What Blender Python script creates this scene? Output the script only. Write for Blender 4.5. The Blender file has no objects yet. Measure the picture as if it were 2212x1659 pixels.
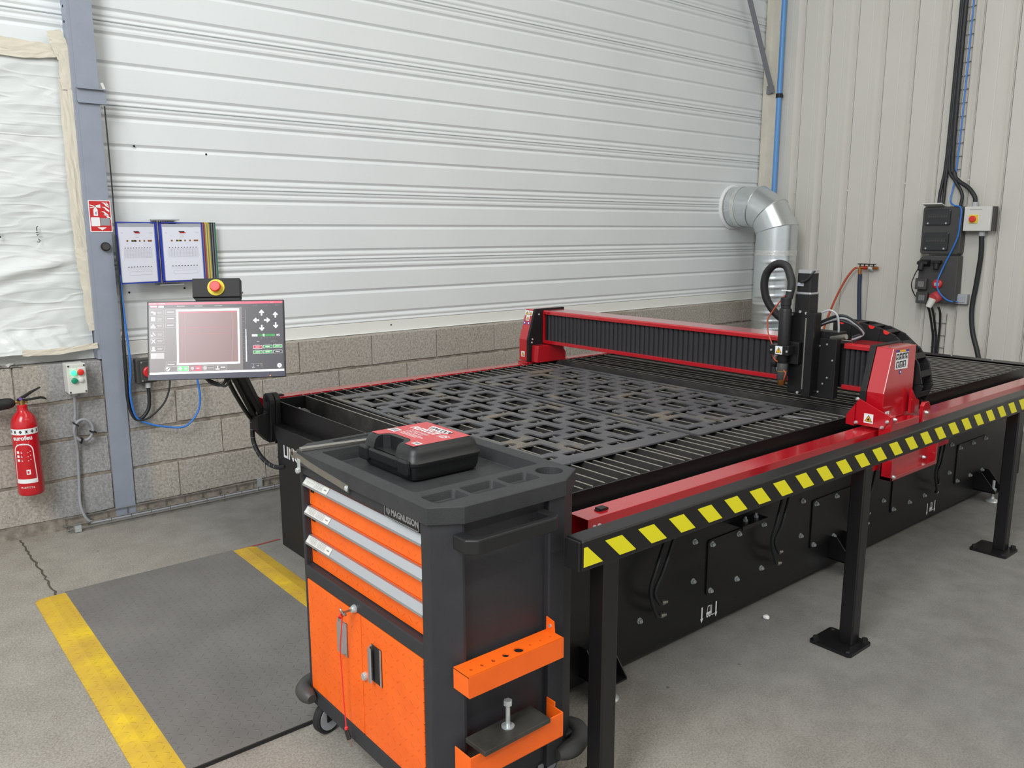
import bpy, bmesh, math, random
from mathutils import Vector, Matrix
random.seed(7)
PI = math.pi
scene = bpy.context.scene
COL = scene.collection

# ------------------------------------------------------------------ camera
def cam_axes(yaw, pitch, roll):
    f = Vector((math.sin(yaw)*math.cos(pitch), math.cos(yaw)*math.cos(pitch), -math.sin(pitch)))
    r = Vector((math.cos(yaw), -math.sin(yaw), 0)); u = r.cross(f)
    return math.cos(roll)*r + math.sin(roll)*u, -math.sin(roll)*r + math.cos(roll)*u, f
r_, u_, f_ = cam_axes(0.692384, 0.183856, -0.00114375)
cam_data = bpy.data.cameras.new('camera'); cam = bpy.data.objects.new('camera', cam_data); COL.objects.link(cam)
cam.matrix_world = Matrix(((r_.x, u_.x, -f_.x, 0.0), (r_.y, u_.y, -f_.y, -4.6), (r_.z, u_.z, -f_.z, 1.52), (0, 0, 0, 1)))
cam_data.sensor_fit = 'HORIZONTAL'; cam_data.sensor_width = 36.0; cam_data.lens = 36.0*1778.04/2212.0
cam_data.clip_start = 0.05
scene.camera = cam

# ------------------------------------------------------------------ daylight, roof lights, added floor fill, exposure
world = bpy.data.worlds.new('World'); scene.world = world; world.use_nodes = True
bg = world.node_tree.nodes['Background']; bg.inputs[0].default_value = (0.93, 0.97, 1.0, 1); bg.inputs[1].default_value = 0.85
def area(name, loc, target, sx, sy, power, color=(1, 1, 1)):
    l = bpy.data.lights.new(name, 'AREA'); l.shape = 'RECTANGLE'; l.size = sx; l.size_y = sy; l.energy = power; l.color = color
    o = bpy.data.objects.new(name, l); COL.objects.link(o); o.location = loc
    o.rotation_euler = (Vector(target) - Vector(loc)).to_track_quat('-Z', 'Y').to_euler()
    return o
area('rooflight', (-2.4, -4.2, 5.4), (1.0, -1.6, 0.8), 2.2, 5.0, 560, (0.97, 0.99, 1.0))
area('rooflight', (3.0, -3.2, 5.7), (3.0, -3.0, 0), 1.2, 4.0, 60, (1.0, 0.98, 0.95))
area('added_floor_fill', (3.4, -6.2, 4.6), (3.4, -5.6, 0), 5.0, 0.25, 90, (1.0, 0.96, 0.88))  # unseen strip light, added to brighten the floor at front right
scene.view_settings.view_transform = 'Standard'; scene.view_settings.look = 'None'
scene.view_settings.exposure = 0.0; scene.view_settings.gamma = 1.0; scene.view_settings.use_curve_mapping = False
scene.cycles.use_denoising = True
scene.cycles.max_bounces = 8

# ------------------------------------------------------------------ materials
def lin(c):
    c = c/255.0
    return c/12.92 if c <= 0.04045 else ((c + 0.055)/1.055)**2.4
def rgb(r, g, b): return (lin(r), lin(g), lin(b))
class NT:
    def __init__(s, name):
        s.m = bpy.data.materials.new(name); s.m.use_nodes = True; s.t = s.m.node_tree; s.b = s.t.nodes['Principled BSDF']
    def n(s, typ, **kw):
        nd = s.t.nodes.new(typ)
        for k, v in kw.items(): setattr(nd, k, v)
        return nd
    def l(s, a, b): s.t.links.new(a, b)
    def math(s, op, a, b=None, c=None):
        nd = s.n('ShaderNodeMath', operation=op)
        for i, x in enumerate((a, b, c)):
            if x is None: continue
            if isinstance(x, (int, float)): nd.inputs[i].default_value = x
            else: s.l(x, nd.inputs[i])
        return nd.outputs[0]
    def coord(s): return s.n('ShaderNodeTexCoord').outputs['Object']
    def noise(s, vec, scale, detail=4, rough=0.55):
        nd = s.n('ShaderNodeTexNoise'); nd.inputs['Scale'].default_value = scale; nd.inputs['Detail'].default_value = detail
        nd.inputs['Roughness'].default_value = rough; s.l(vec, nd.inputs['Vector']); return nd.outputs[0]
    def ramp(s, fac, stops):
        nd = s.n('ShaderNodeValToRGB'); cr = nd.color_ramp
        while len(cr.elements) < len(stops): cr.elements.new(0.5)
        for e, (p, c) in zip(cr.elements, stops):
            e.position = p; e.color = (*c, 1) if len(c) == 3 else c
        s.l(fac, nd.inputs[0]); return nd.outputs[0]
    def mix(s, fac, a, b, mode='MIX'):
        nd = s.n('ShaderNodeMix', data_type='RGBA', blend_type=mode)
        for i, x in ((0, fac), (6, a), (7, b)):
            if isinstance(x, (int, float)): nd.inputs[i].default_value = x
            elif isinstance(x, tuple): nd.inputs[i].default_value = (*x, 1)
            else: s.l(x, nd.inputs[i])
        return nd.outputs[2]
    def bump(s, h, strength, dist=0.002):
        nd = s.n('ShaderNodeBump'); nd.inputs['Strength'].default_value = strength; nd.inputs['Distance'].default_value = dist
        s.l(h, nd.inputs['Height']); s.l(nd.outputs[0], s.b.inputs['Normal'])
    def tread(s, vec, ax, ay, scale):
        sep = s.n('ShaderNodeSeparateXYZ'); s.l(vec, sep.inputs[0])
        a = s.math('MULTIPLY', sep.outputs[ax], scale); b = s.math('MULTIPLY', sep.outputs[ay], scale)
        fa = s.math('SUBTRACT', s.math('FRACT', a), 0.5); fb = s.math('SUBTRACT', s.math('FRACT', b), 0.5)
        par = s.math('PINGPONG', s.math('ADD', s.math('FLOOR', a), s.math('FLOOR', b)), 1.0)
        d1 = s.math('ABSOLUTE', s.math('ADD', fa, fb)); d2 = s.math('ABSOLUTE', s.math('SUBTRACT', fa, fb))
        inv = s.math('SUBTRACT', 1.0, par)
        perp = s.math('ADD', s.math('MULTIPLY', d1, par), s.math('MULTIPLY', d2, inv))
        along = s.math('ADD', s.math('MULTIPLY', d2, par), s.math('MULTIPLY', d1, inv))
        h = s.math('MULTIPLY', s.math('SUBTRACT', 0.11, perp), 12.0); g = s.math('MULTIPLY', s.math('SUBTRACT', 0.40, along), 8.0)
        m = s.math('MINIMUM', h, g); m = s.math('MAXIMUM', m, 0.0); return s.math('MINIMUM', m, 1.0)
    def setp(s, rough=None, metal=None, spec=None, coat=None):
        if rough is not None: s.b.inputs['Roughness'].default_value = rough
        if metal is not None: s.b.inputs['Metallic'].default_value = metal
        if spec is not None: s.b.inputs['Specular IOR Level'].default_value = spec
        if coat is not None: s.b.inputs['Coat Weight'].default_value = coat; s.b.inputs['Coat Roughness'].default_value = 0.12
def mat(name, c, rough=0.5, metal=0.0, var=0.0, vscale=6.0, bump=0.0, bscale=60.0, spec=None, emit=0.0, coat=None):
    k = NT(name); k.setp(rough, metal, spec, coat); k.b.inputs['Base Color'].default_value = (*c, 1)
    v = None
    if var or bump: v = k.coord()
    if var:
        nz = k.noise(v, vscale, 5)
        lo = tuple(max(0, x*(1-var)) for x in c); hi = tuple(min(1, x*(1+var)) for x in c)
        k.l(k.ramp(nz, [(0.3, lo), (0.7, hi)]), k.b.inputs['Base Color'])
    if bump: k.bump(k.noise(v, bscale, 3), bump)
    if emit:
        k.b.inputs['Emission Color'].default_value = (*c, 1); k.b.inputs['Emission Strength'].default_value = emit
    return k.m

M = {}
def make_materials():
    # concrete floor
    k = NT('concrete_floor'); v = k.coord()
    n1 = k.noise(v, 0.9, 6, 0.6); n2 = k.noise(v, 7.0, 8, 0.65); n3 = k.noise(v, 140.0, 3, 0.6)
    n0 = k.noise(v, 0.35, 4, 0.55); n4 = k.noise(v, 38.0, 5, 0.65)
    base = k.ramp(n1, [(0.30, rgb(136, 129, 118)), (0.5, rgb(150, 144, 133)), (0.72, rgb(164, 158, 147))])
    base = k.mix(0.35, base, k.ramp(n2, [(0.35, rgb(118, 111, 101)), (0.62, rgb(166, 161, 151))]))
    base = k.mix(0.30, base, k.ramp(n3, [(0.38, rgb(92, 89, 84)), (0.6, rgb(182, 179, 172))]))
    base = k.mix(k.math('MULTIPLY', k.math('GREATER_THAN', n4, 0.66), 0.4), base, rgb(186, 183, 176))
    base = k.mix(k.math('MULTIPLY', k.math('LESS_THAN', n4, 0.31), 0.5), base, rgb(88, 82, 74))
    # worn grey paint around the machine
    sep = k.n('ShaderNodeSeparateXYZ'); k.l(v, sep.inputs[0])
    ed = k.math('ADD', k.math('ADD', sep.outputs[0], k.math('MULTIPLY', sep.outputs[1], 0.25)), k.math('MULTIPLY', k.math('SUBTRACT', n1, 0.5), 1.2))
    pm = k.math('MINIMUM', k.math('MAXIMUM', k.math('MULTIPLY', k.math('SUBTRACT', ed, 0.75), 1.1), 0.0), 1.0)
    base = k.mix(k.math('MULTIPLY', pm, 0.68), base, k.ramp(n2, [(0.3, rgb(98, 99, 99)), (0.7, rgb(118, 119, 119))]))
    vo = k.n('ShaderNodeTexVoronoi'); vo.inputs['Scale'].default_value = 5.0; k.l(v, vo.inputs['Vector'])
    spot = k.math('LESS_THAN', vo.outputs['Distance'], 0.03)
    base = k.mix(k.math('MULTIPLY', spot, 0.6), base, rgb(70, 66, 60))
    k.l(base, k.b.inputs['Base Color']); k.setp(0.62, 0, 0.35); k.bump(k.math('ADD', n3, k.math('MULTIPLY', n2, 1.2)), 0.16, 0.003)
    M['floor'] = k.m
    # concrete block
    k = NT('concrete_block'); v = k.coord(); oi = k.n('ShaderNodeObjectInfo')
    n1 = k.noise(v, 2.2, 5, 0.6); n2 = k.noise(v, 75.0, 4, 0.75); n3 = k.noise(v, 30.0, 4, 0.6)
    c1 = k.ramp(n1, [(0.32, rgb(156, 148, 136)), (0.68, rgb(176, 170, 160))])
    c1 = k.mix(0.5, c1, k.ramp(oi.outputs['Random'], [(0.0, rgb(156, 150, 141)), (0.5, rgb(178, 169, 155)), (1.0, rgb(172, 169, 163))]))
    c1 = k.mix(0.42, c1, k.ramp(n2, [(0.36, rgb(98, 93, 86)), (0.64, rgb(214, 208, 198))]))
    c1 = k.mix(k.math('MULTIPLY', k.math('LESS_THAN', n3, 0.34), 0.45), c1, rgb(92, 87, 80))
    n5 = k.noise(v, 1.3, 3, 0.5); sep = k.n('ShaderNodeSeparateXYZ'); k.l(v, sep.inputs[0])
    rust = k.math('MULTIPLY', k.math('MAXIMUM', k.math('SUBTRACT', n5, 0.60), 0.0), 6.0)
    hi = k.math('MAXIMUM', k.math('MULTIPLY', k.math('SUBTRACT', sep.outputs[2], 0.74), 8.0), 0.0)
    c1 = k.mix(k.math('MINIMUM', k.math('MULTIPLY', rust, hi), 0.75), c1, rgb(128, 104, 72))
    # grey overspray from painting the column
    dx = k.math('ABSOLUTE', k.math('SUBTRACT', k.math('ADD', sep.outputs[0], k.math('MULTIPLY', k.math('SUBTRACT', n1, 0.5), 0.10)), 1.02))
    pm = k.math('MINIMUM', k.math('MAXIMUM', k.math('MULTIPLY', k.math('SUBTRACT', 0.27, dx), 14.0), 0.0), 1.0)
    c1 = k.mix(k.math('MULTIPLY', pm, 0.72), c1, k.ramp(n2, [(0.35, rgb(126, 128, 132)), (0.65, rgb(158, 160, 164))]))
    k.l(c1, k.b.inputs['Base Color']); k.setp(0.9, 0, 0.2); k.bump(k.math('ADD', n2, n3), 0.45, 0.003); M['block'] = k.m
    M['mortar'] = mat('mortar', rgb(138, 130, 119), 0.95, var=0.4, vscale=25, bump=1.0, bscale=60)
    M['clad'] = mat('white_cladding', rgb(224, 228, 228), 0.42, var=0.03, vscale=1.5)
    M['clad_b'] = mat('cream_cladding', rgb(205, 202, 194), 0.5, var=0.04, vscale=1.2)
    M['trim'] = mat('beige_trim', rgb(206, 200, 186), 0.5, var=0.08)
    M['flash'] = mat('white_flashing', rgb(228, 229, 224), 0.45)
    M['ceil'] = mat('roof_deck', rgb(196, 196, 192), 0.6)
    M['column'] = mat('blue_grey_paint', rgb(144, 151, 164), 0.45, var=0.05, vscale=9, bump=0.1, bscale=50)
    M['gap'] = mat('dark_gap', rgb(40, 38, 36), 0.9)
    M['crackdark'] = mat('crack_dirt', rgb(82, 76, 68), 0.95)
    M['redpaint_floor'] = mat('worn_red_paint', rgb(150, 60, 60), 0.8, var=0.3, vscale=40)
    # plastic film
    k = NT('milky_plastic_film'); v = k.coord()
    mp = k.n('ShaderNodeMapping'); mp.inputs['Scale'].default_value = (0.5, 1, 2.8); mp.inputs['Rotation'].default_value = (0, 0.4, 0); k.l(v, mp.inputs['Vector'])
    n1 = k.noise(mp.outputs[0], 2.3, 1.5, 0.45); n2 = k.noise(mp.outputs[0], 4.6, 1.5, 0.45)
    rid = k.math('SUBTRACT', 1.0, k.math('MINIMUM', k.math('MULTIPLY', k.math('ABSOLUTE', k.math('SUBTRACT', n1, 0.5)), 14.0), 1.0))
    rid2 = k.math('SUBTRACT', 1.0, k.math('MINIMUM', k.math('MULTIPLY', k.math('ABSOLUTE', k.math('SUBTRACT', n2, 0.5)), 18.0), 1.0))
    k.l(k.ramp(n1, [(0.35, rgb(208, 212, 210)), (0.65, rgb(226, 229, 228))]), k.b.inputs['Base Color'])
    k.setp(0.28, 0, 0.6); k.bump(k.math('ADD', k.math('MULTIPLY', rid, 0.5), k.math('MULTIPLY', rid2, 0.35)), 0.5, 0.012); M['film'] = k.m
    M['tape'] = mat('masking_tape', rgb(214, 207, 190), 0.6, var=0.06, vscale=12, bump=0.4, bscale=30)
    # metals and paints
    M['black'] = mat('black_powder_coat', rgb(19, 19, 20), 0.36, bump=0.05, bscale=300)
    M['blackm'] = mat('matt_black', rgb(17, 17, 18), 0.6)
    M['blackp'] = mat('black_plastic', rgb(25, 26, 27), 0.45, bump=0.12, bscale=220)
    M['rubber'] = mat('black_rubber', rgb(30, 30, 31), 0.6)
    M['anthracite'] = mat('anthracite_plastic', rgb(44, 45, 49), 0.55, var=0.08, vscale=20, bump=0.15, bscale=180)
    M['traytop'] = mat('textured_grey_tray', rgb(48, 50, 51), 0.62, var=0.15, vscale=14, bump=0.35, bscale=260)
    M['bellow'] = mat('bellows_cloth', rgb(44, 44, 48), 0.7)
    M['red'] = mat('red_powder_coat', rgb(184, 14, 30), 0.24, coat=1.0)
    k = NT('worn_steel_slat'); v = k.coord()
    n1 = k.noise(v, 9.0, 6, 0.65)
    k.l(k.ramp(n1, [(0.3, rgb(48, 47, 47)), (0.6, rgb(72, 70, 68)), (0.8, rgb(104, 92, 80))]), k.b.inputs['Base Color'])
    k.setp(0.5, 0.2); k.bump(n1, 0.3, 0.003); M['slat'] = k.m
    M['slatedge'] = mat('bright_slat_edge', rgb(176, 170, 160), 0.45, 0.3)
    k = NT('cut_sheet_steel'); v = k.coord(); n1 = k.noise(v, 3.0, 7, 0.7)
    k.l(k.ramp(n1, [(0.35, rgb(84, 85, 89)), (0.55, rgb(98, 98, 100)), (0.64, rgb(126, 117, 104)), (0.78, rgb(146, 133, 114))]), k.b.inputs['Base Color'])
    k.setp(0.5, 0.25); k.bump(n1, 0.15, 0.002); M['sheet'] = k.m
    M['galv'] = mat('galvanised_duct', rgb(212, 217, 218), 0.26, 0.8, var=0.06, vscale=6)
    M['zinc'] = mat('zinc_plated', rgb(205, 210, 210), 0.3, 0.55)
    M['steel'] = mat('brushed_steel', rgb(170, 166, 158), 0.38, 0.9, var=0.1, vscale=30)
    M['alu'] = mat('satin_aluminium', rgb(188, 190, 194), 0.36, 0.75)
    M['foil'] = mat('foil_tape', rgb(225, 226, 224), 0.3, 0.7, var=0.1, vscale=20, bump=0.8, bscale=60)
    M['plate_raw'] = mat('raw_steel_plate', rgb(74, 72, 68), 0.5, 0.5, var=0.25, vscale=18)
    M['copper'] = mat('copper_nozzle', rgb(190, 125, 70), 0.3, 0.9)
    M['brass'] = mat('brass', rgb(178, 150, 90), 0.35, 0.8)
    M['yellow'] = mat('yellow_stripe', rgb(234, 224, 28), 0.45)
    M['white'] = mat('white_print', rgb(236, 237, 238), 0.5)
    M['offwhite'] = mat('light_grey_plastic', rgb(212, 212, 206), 0.45)
    M['signred'] = mat('sign_red', rgb(200, 36, 40), 0.4)
    M['extred'] = mat('extinguisher_red', rgb(198, 22, 34), 0.25, coat=0.4)
    M['orange'] = mat('orange_paint', rgb(250, 104, 20), 0.42, var=0.05, vscale=12)
    k = NT('orange_tread_plate'); v = k.coord(); n1 = k.noise(v, 12, 5)
    k.l(k.ramp(n1, [(0.3, rgb(240, 98, 18)), (0.7, rgb(252, 108, 24))]), k.b.inputs['Base Color'])
    k.setp(0.42); k.bump(k.tread(v, 1, 2, 34.0), 0.45, 0.004); M['tread_orange'] = k.m
    k = NT('grey_tread_rubber'); v = k.coord(); n1 = k.noise(v, 3, 6, 0.6)
    k.l(k.ramp(n1, [(0.3, rgb(104, 101, 98)), (0.7, rgb(120, 117, 113))]), k.b.inputs['Base Color'])
    k.setp(0.65); k.bump(k.tread(v, 0, 1, 32.0), 0.5, 0.005); M['tread_mat'] = k.m
    k = NT('yellow_tread_rubber'); v = k.coord(); n1 = k.noise(v, 6, 6, 0.6)
    k.l(k.ramp(n1, [(0.3, rgb(188, 150, 56)), (0.55, rgb(204, 168, 46)), (0.72, rgb(226, 192, 28))]), k.b.inputs['Base Color'])
    k.setp(0.6); k.bump(k.tread(v, 0, 1, 32.0), 0.5, 0.005); M['tread_yellow'] = k.m
    M['bluehose'] = mat('blue_hose', rgb(48, 118, 205), 0.4)
    M['bluepipe'] = mat('blue_pipe', rgb(92, 148, 208), 0.4)
    M['navyhose'] = mat('navy_hose', rgb(38, 52, 78), 0.5)
    M['orangehose'] = mat('orange_hose', rgb(186, 84, 54), 0.45)
    M['redcord'] = mat('red_cord', rgb(232, 52, 52), 0.6)
    M['cable'] = mat('black_cable', rgb(32, 34, 36), 0.5)
    M['greycable'] = mat('grey_cable', rgb(150, 152, 156), 0.5)
    M['greyplastic'] = mat('grey_plastic', rgb(176, 178, 182), 0.45)
    M['boardgrey'] = mat('dark_grey_enclosure', rgb(66, 66, 65), 0.5, var=0.06)
    M['bracegrey'] = mat('grey_primer', rgb(122, 124, 130), 0.5)
    M['lidgrey'] = mat('grey_lid', rgb(118, 120, 120), 0.4)
    M['smoke'] = mat('smoked_window', rgb(40, 41, 43), 0.15)
    M['wire'] = mat('galvanised_wire', rgb(130, 128, 124), 0.45, 0.7)
    M['grnlit'] = mat('lit_green_lamp', rgb(60, 240, 140), 0.3, emit=2.0)
    M['green'] = mat('green_button', rgb(12, 140, 105), 0.35)
    M['redbtn'] = mat('red_button', rgb(222, 52, 44), 0.35)
    M['stopyellow'] = mat('yellow_disc', rgb(226, 206, 60), 0.4)
    M['warn'] = mat('warning_yellow', rgb(240, 180, 40), 0.5)
    M['ink'] = mat('black_ink', rgb(24, 24, 26), 0.6)
    M['greyink'] = mat('grey_ink', rgb(150, 152, 156), 0.6)
    M['blueink'] = mat('blue_print', rgb(50, 70, 160), 0.6)
    M['paper'] = mat('white_paper', rgb(226, 228, 240), 0.6)
    M['frameblue'] = mat('blue_frame', rgb(36, 56, 170), 0.4)
    M['framered'] = mat('red_frame', rgb(170, 34, 48), 0.4)
    M['frameyel'] = mat('yellow_frame', rgb(222, 200, 50), 0.4)
    M['frameblk'] = mat('black_frame', rgb(28, 28, 30), 0.4)
    M['framegrn'] = mat('green_frame', rgb(22, 120, 84), 0.4)
    M['greyfilm'] = mat('clear_pocket', rgb(170, 174, 184), 0.25)
    M['labelred'] = mat('red_case_label', rgb(196, 72, 76), 0.4)
    M['scr_bg'] = mat('screen_background', rgb(112, 106, 106), 0.25, emit=0.38)
    M['scr_dark'] = mat('screen_dark', rgb(74, 72, 76), 0.25, emit=0.35)
    M['scr_view'] = mat('screen_view', rgb(128, 104, 104), 0.25, emit=0.42)
    M['scr_white'] = mat('screen_white', rgb(238, 242, 246), 0.25, emit=0.6)
    M['scr_red'] = mat('screen_red', rgb(226, 84, 104), 0.25, emit=0.5)
    M['scr_green'] = mat('screen_green', rgb(84, 180, 100), 0.25, emit=0.5)
    M['scr_grey'] = mat('screen_grey', rgb(168, 164, 164), 0.25, emit=0.4)
    M['led'] = mat('orange_led', rgb(255, 120, 60), 0.3, emit=3.0)
    M['bezel'] = mat('monitor_bezel', rgb(34, 34, 40), 0.35)
    M['chin'] = mat('monitor_chin', rgb(58, 58, 74), 0.35)
    M['purple'] = mat('purple_seal', rgb(120, 84, 170), 0.4)
make_materials()

# ------------------------------------------------------------------ mesh helpers
def cat_rom(pts, per=8, closed=False):
    P = [Vector(p) for p in pts]; out = []; n = len(P)
    segs = n if closed else n-1
    for i in range(segs):
        p0 = P[(i-1) % n] if (closed or i > 0) else P[0]*2-P[1]
        p1 = P[i]; p2 = P[(i+1) % n]
        p3 = P[(i+2) % n] if (closed or i+2 < n) else P[-1]*2-P[-2]
        for k in range(per):
            t = k/per
            out.append(0.5*((2*p1)+(p2-p0)*t+(2*p0-5*p1+4*p2-p3)*t*t+(3*p1-p0-3*p2+p3)*t**3))
    if not closed: out.append(P[-1])
    return out
class MB:
    def __init__(s): s.v = []; s.f = []; s.mi = []; s.cur = 0
    def add(s, vs, fs):
        o = len(s.v); s.v += [Vector(p) for p in vs]; s.f += [tuple(i+o for i in f) for f in fs]; s.mi += [s.cur]*len(fs); return s
    def box(s, x0, x1, y0, y1, z0, z1):
        return s.add([(x0,y0,z0),(x1,y0,z0),(x1,y1,z0),(x0,y1,z0),(x0,y0,z1),(x1,y0,z1),(x1,y1,z1),(x0,y1,z1)],
                     [(0,3,2,1),(4,5,6,7),(0,1,5,4),(1,2,6,5),(2,3,7,6),(3,0,4,7)])
    def obox(s, c, ax, ay, az, hx, hy, hz):
        c, ax, ay, az = Vector(c), Vector(ax).normalized()*hx, Vector(ay).normalized()*hy, Vector(az).normalized()*hz
        vs = [c+ax*i+ay*j+az*k for k in (-1, 1) for i, j in ((-1,-1),(1,-1),(1,1),(-1,1))]
        return s.add(vs, [(0,3,2,1),(4,5,6,7),(0,1,5,4),(1,2,6,5),(2,3,7,6),(3,0,4,7)])
    def prism(s, poly, axis, a, b):
        mk = {'x': lambda p, t: (t, p[0], p[1]), 'y': lambda p, t: (p[0], t, p[1]), 'z': lambda p, t: (p[0], p[1], t)}[axis]
        n = len(poly)
        vs = [mk(p, a) for p in poly] + [mk(p, b) for p in poly]
        fs = [tuple(range(n)), tuple(range(2*n-1, n-1, -1))] + [(i, (i+1) % n, n+(i+1) % n, n+i) for i in range(n)]
        return s.add(vs, fs)
    def strip(s, line, axis, a, b):   # open polyline swept along an axis
        mk = {'x': lambda p, t: (t, p[0], p[1]), 'y': lambda p, t: (p[0], t, p[1]), 'z': lambda p, t: (p[0], p[1], t)}[axis]
        n = len(line); vs = [mk(p, a) for p in line] + [mk(p, b) for p in line]
        return s.add(vs, [(i, i+1, n+i+1, n+i) for i in range(n-1)])
    def cyl(s, p0, p1, r0, r1=None, n=16, caps=True):
        p0, p1 = Vector(p0), Vector(p1); r1 = r0 if r1 is None else r1
        d = (p1-p0).normalized(); a = d.orthogonal().normalized(); b = d.cross(a)
        vs = [p0+(a*math.cos(2*PI*i/n)+b*math.sin(2*PI*i/n))*r0 for i in range(n)]
        vs += [p1+(a*math.cos(2*PI*i/n)+b*math.sin(2*PI*i/n))*r1 for i in range(n)]
        fs = [(i, (i+1) % n, n+(i+1) % n, n+i) for i in range(n)]
        if caps: fs += [tuple(range(n-1, -1, -1)), tuple(range(n, 2*n))]
        return s.add(vs, fs)
    def tube(s, pts, r, n=8, per=6, smooth=True, closed=False, radii=None):
        P = cat_rom(pts, per, closed) if smooth else [Vector(p) for p in pts]
        m = len(P); vs = []; a = None
        for i in range(m):
            if closed: d = (P[(i+1) % m]-P[i-1]).normalized()
            else: d = (P[min(i+1, m-1)]-P[max(i-1, 0)]).normalized()
            a = d.orthogonal().normalized() if a is None else (a-d*a.dot(d)).normalized()
            b = d.cross(a); rr = r if radii is None else radii(i/(m-1))
            vs += [P[i]+(a*math.cos(2*PI*k/n)+b*math.sin(2*PI*k/n))*rr for k in range(n)]
        fs = []
        for i in range(m if closed else m-1):
            j = (i+1) % m
            fs += [(i*n+k, i*n+(k+1) % n, j*n+(k+1) % n, j*n+k) for k in range(n)]
        if not closed: fs += [tuple(range(n-1, -1, -1)), tuple(range((m-1)*n, m*n))]
        return s.add(vs, fs)
    def lathe(s, prof, c, axis=(0,0,1), n=32):
        c = Vector(c); d = Vector(axis).normalized(); a = d.orthogonal().normalized(); b = d.cross(a); vs = []; m = len(prof)
        for r, h in prof: vs += [c+d*h+(a*math.cos(2*PI*k/n)+b*math.sin(2*PI*k/n))*max(r, 1e-5) for k in range(n)]
        fs = [(i*n+k, i*n+(k+1) % n, (i+1)*n+(k+1) % n, (i+1)*n+k) for i in range(m-1) for k in range(n)]
        fs += [tuple(range(n-1, -1, -1)), tuple(range((m-1)*n, m*n))]
        return s.add(vs, fs)
    def poly(s, pts): return s.add(pts, [tuple(range(len(pts)))])
    def fan(s, c, r, ax, ay, n=24, r2=None):
        c, ax, ay = Vector(c), Vector(ax).normalized(), Vector(ay).normalized(); r2 = r if r2 is None else r2
        return s.poly([c+ax*r*math.cos(2*PI*i/n)+ay*r2*math.sin(2*PI*i/n) for i in range(n)])
    def text(s, body, size, fn, align='LEFT', shear=0.0, xs=1.0, bold=0.0):
        cu = bpy.data.curves.new('txt', 'FONT'); cu.body = body; cu.size = size; cu.align_x = align; cu.shear = shear; cu.offset = bold; cu.resolution_u = 2
        ob = bpy.data.objects.new('txt', cu); me = ob.to_mesh()
        s.add([fn(v.co.x*xs, v.co.y) for v in me.vertices], [tuple(p.vertices) for p in me.polygons])
        ob.to_mesh_clear(); bpy.data.objects.remove(ob); bpy.data.curves.remove(cu); return s
def frame_fn(o, ax, ay):
    o, ax, ay = Vector(o), Vector(ax).normalized(), Vector(ay).normalized()
    return lambda x, y: o+ax*x+ay*y
def root_of(o):
    while o.parent: o = o.parent
    return o
def to_mesh(mb, name, mats, off=Vector((0,0,0)), smooth=False, recalc=True):
    me = bpy.data.meshes.new(name); me.from_pydata([tuple(v-off) for v in mb.v], [], mb.f)
    mats = mats if isinstance(mats, (list, tuple)) else [mats]
    for m in mats: me.materials.append(M[m])
    for p, i in zip(me.polygons, mb.mi): p.material_index = i
    if recalc:
        b = bmesh.new(); b.from_mesh(me); bmesh.ops.recalc_face_normals(b, faces=b.faces); b.to_mesh(me); b.free()
    if smooth:
        for p in me.polygons: p.use_smooth = True
        me.set_sharp_from_angle(angle=math.radians(38))
    me.update(); return me
def thing(name, label, cat, loc, group=None, local=None):
    o = bpy.data.objects.new(name, None); COL.objects.link(o); o.empty_display_size = 0.05
    if local is not None: o.matrix_world = local; LOCAL.add(o.name)
    else: o.location = loc
    o['label'] = label; o['category'] = cat
    if group: o['group'] = group
    return o
LOCAL = set()
def part(name, mb, mats, parent, smooth=False, bevel=0.0, label=None, recalc=True, seg=2):
    r = root_of(parent); off = Vector((0,0,0)) if r.name in LOCAL else r.location
    me = to_mesh(mb, name, mats, off, smooth, recalc)
    o = bpy.data.objects.new(name, me); COL.objects.link(o); o.parent = parent
    if bevel: bev(o, bevel, seg)
    if label: o['label'] = label
    return o
def bev(o, w, seg=2):
    m = o.modifiers.new('bevel', 'BEVEL'); m.width = w; m.segments = seg; m.limit_method = 'ANGLE'; m.angle_limit = math.radians(40)
def solo(name, mb, mats, label, cat, group=None, smooth=False, bevel=0.0, kind=None, recalc=True):
    xs = [v.x for v in mb.v]; ys = [v.y for v in mb.v]; zs = [v.z for v in mb.v]
    off = Vector(((min(xs)+max(xs))/2, (min(ys)+max(ys))/2, min(zs)))
    if kind == 'structure': off = Vector((0, 0, 0))
    o = bpy.data.objects.new(name, to_mesh(mb, name, mats, off, smooth, recalc)); COL.objects.link(o); o.location = off
    if bevel: bev(o, bevel)
    if kind: o['kind'] = kind
    if label: o['label'] = label
    if cat: o['category'] = cat
    if group: o['group'] = group
    return o
def inst(name, mesh, parent, loc, label=None):
    o = bpy.data.objects.new(name, mesh); COL.objects.link(o); o.parent = parent
    o.location = Vector(loc) - (Vector((0,0,0)) if root_of(parent).name in LOCAL else root_of(parent).location)
    if label: o['label'] = label
    return o
def bool_diff(base, cutters):
    def tmp(mb):
        o = bpy.data.objects.new('tmp', to_mesh(mb, 'tmp', ['black'])); COL.objects.link(o); return o
    a = tmp(base); cs = [tmp(c) for c in cutters]
    for c in cs:
        m = a.modifiers.new('b', 'BOOLEAN'); m.operation = 'DIFFERENCE'; m.object = c; m.solver = 'EXACT'
    dg = bpy.context.evaluated_depsgraph_get(); me = a.evaluated_get(dg).to_mesh()
    out = MB(); out.add([v.co.copy() for v in me.vertices], [tuple(p.vertices) for p in me.polygons])
    a.evaluated_get(dg).to_mesh_clear()
    for o in [a]+cs: bpy.data.objects.remove(o)
    return out
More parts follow.
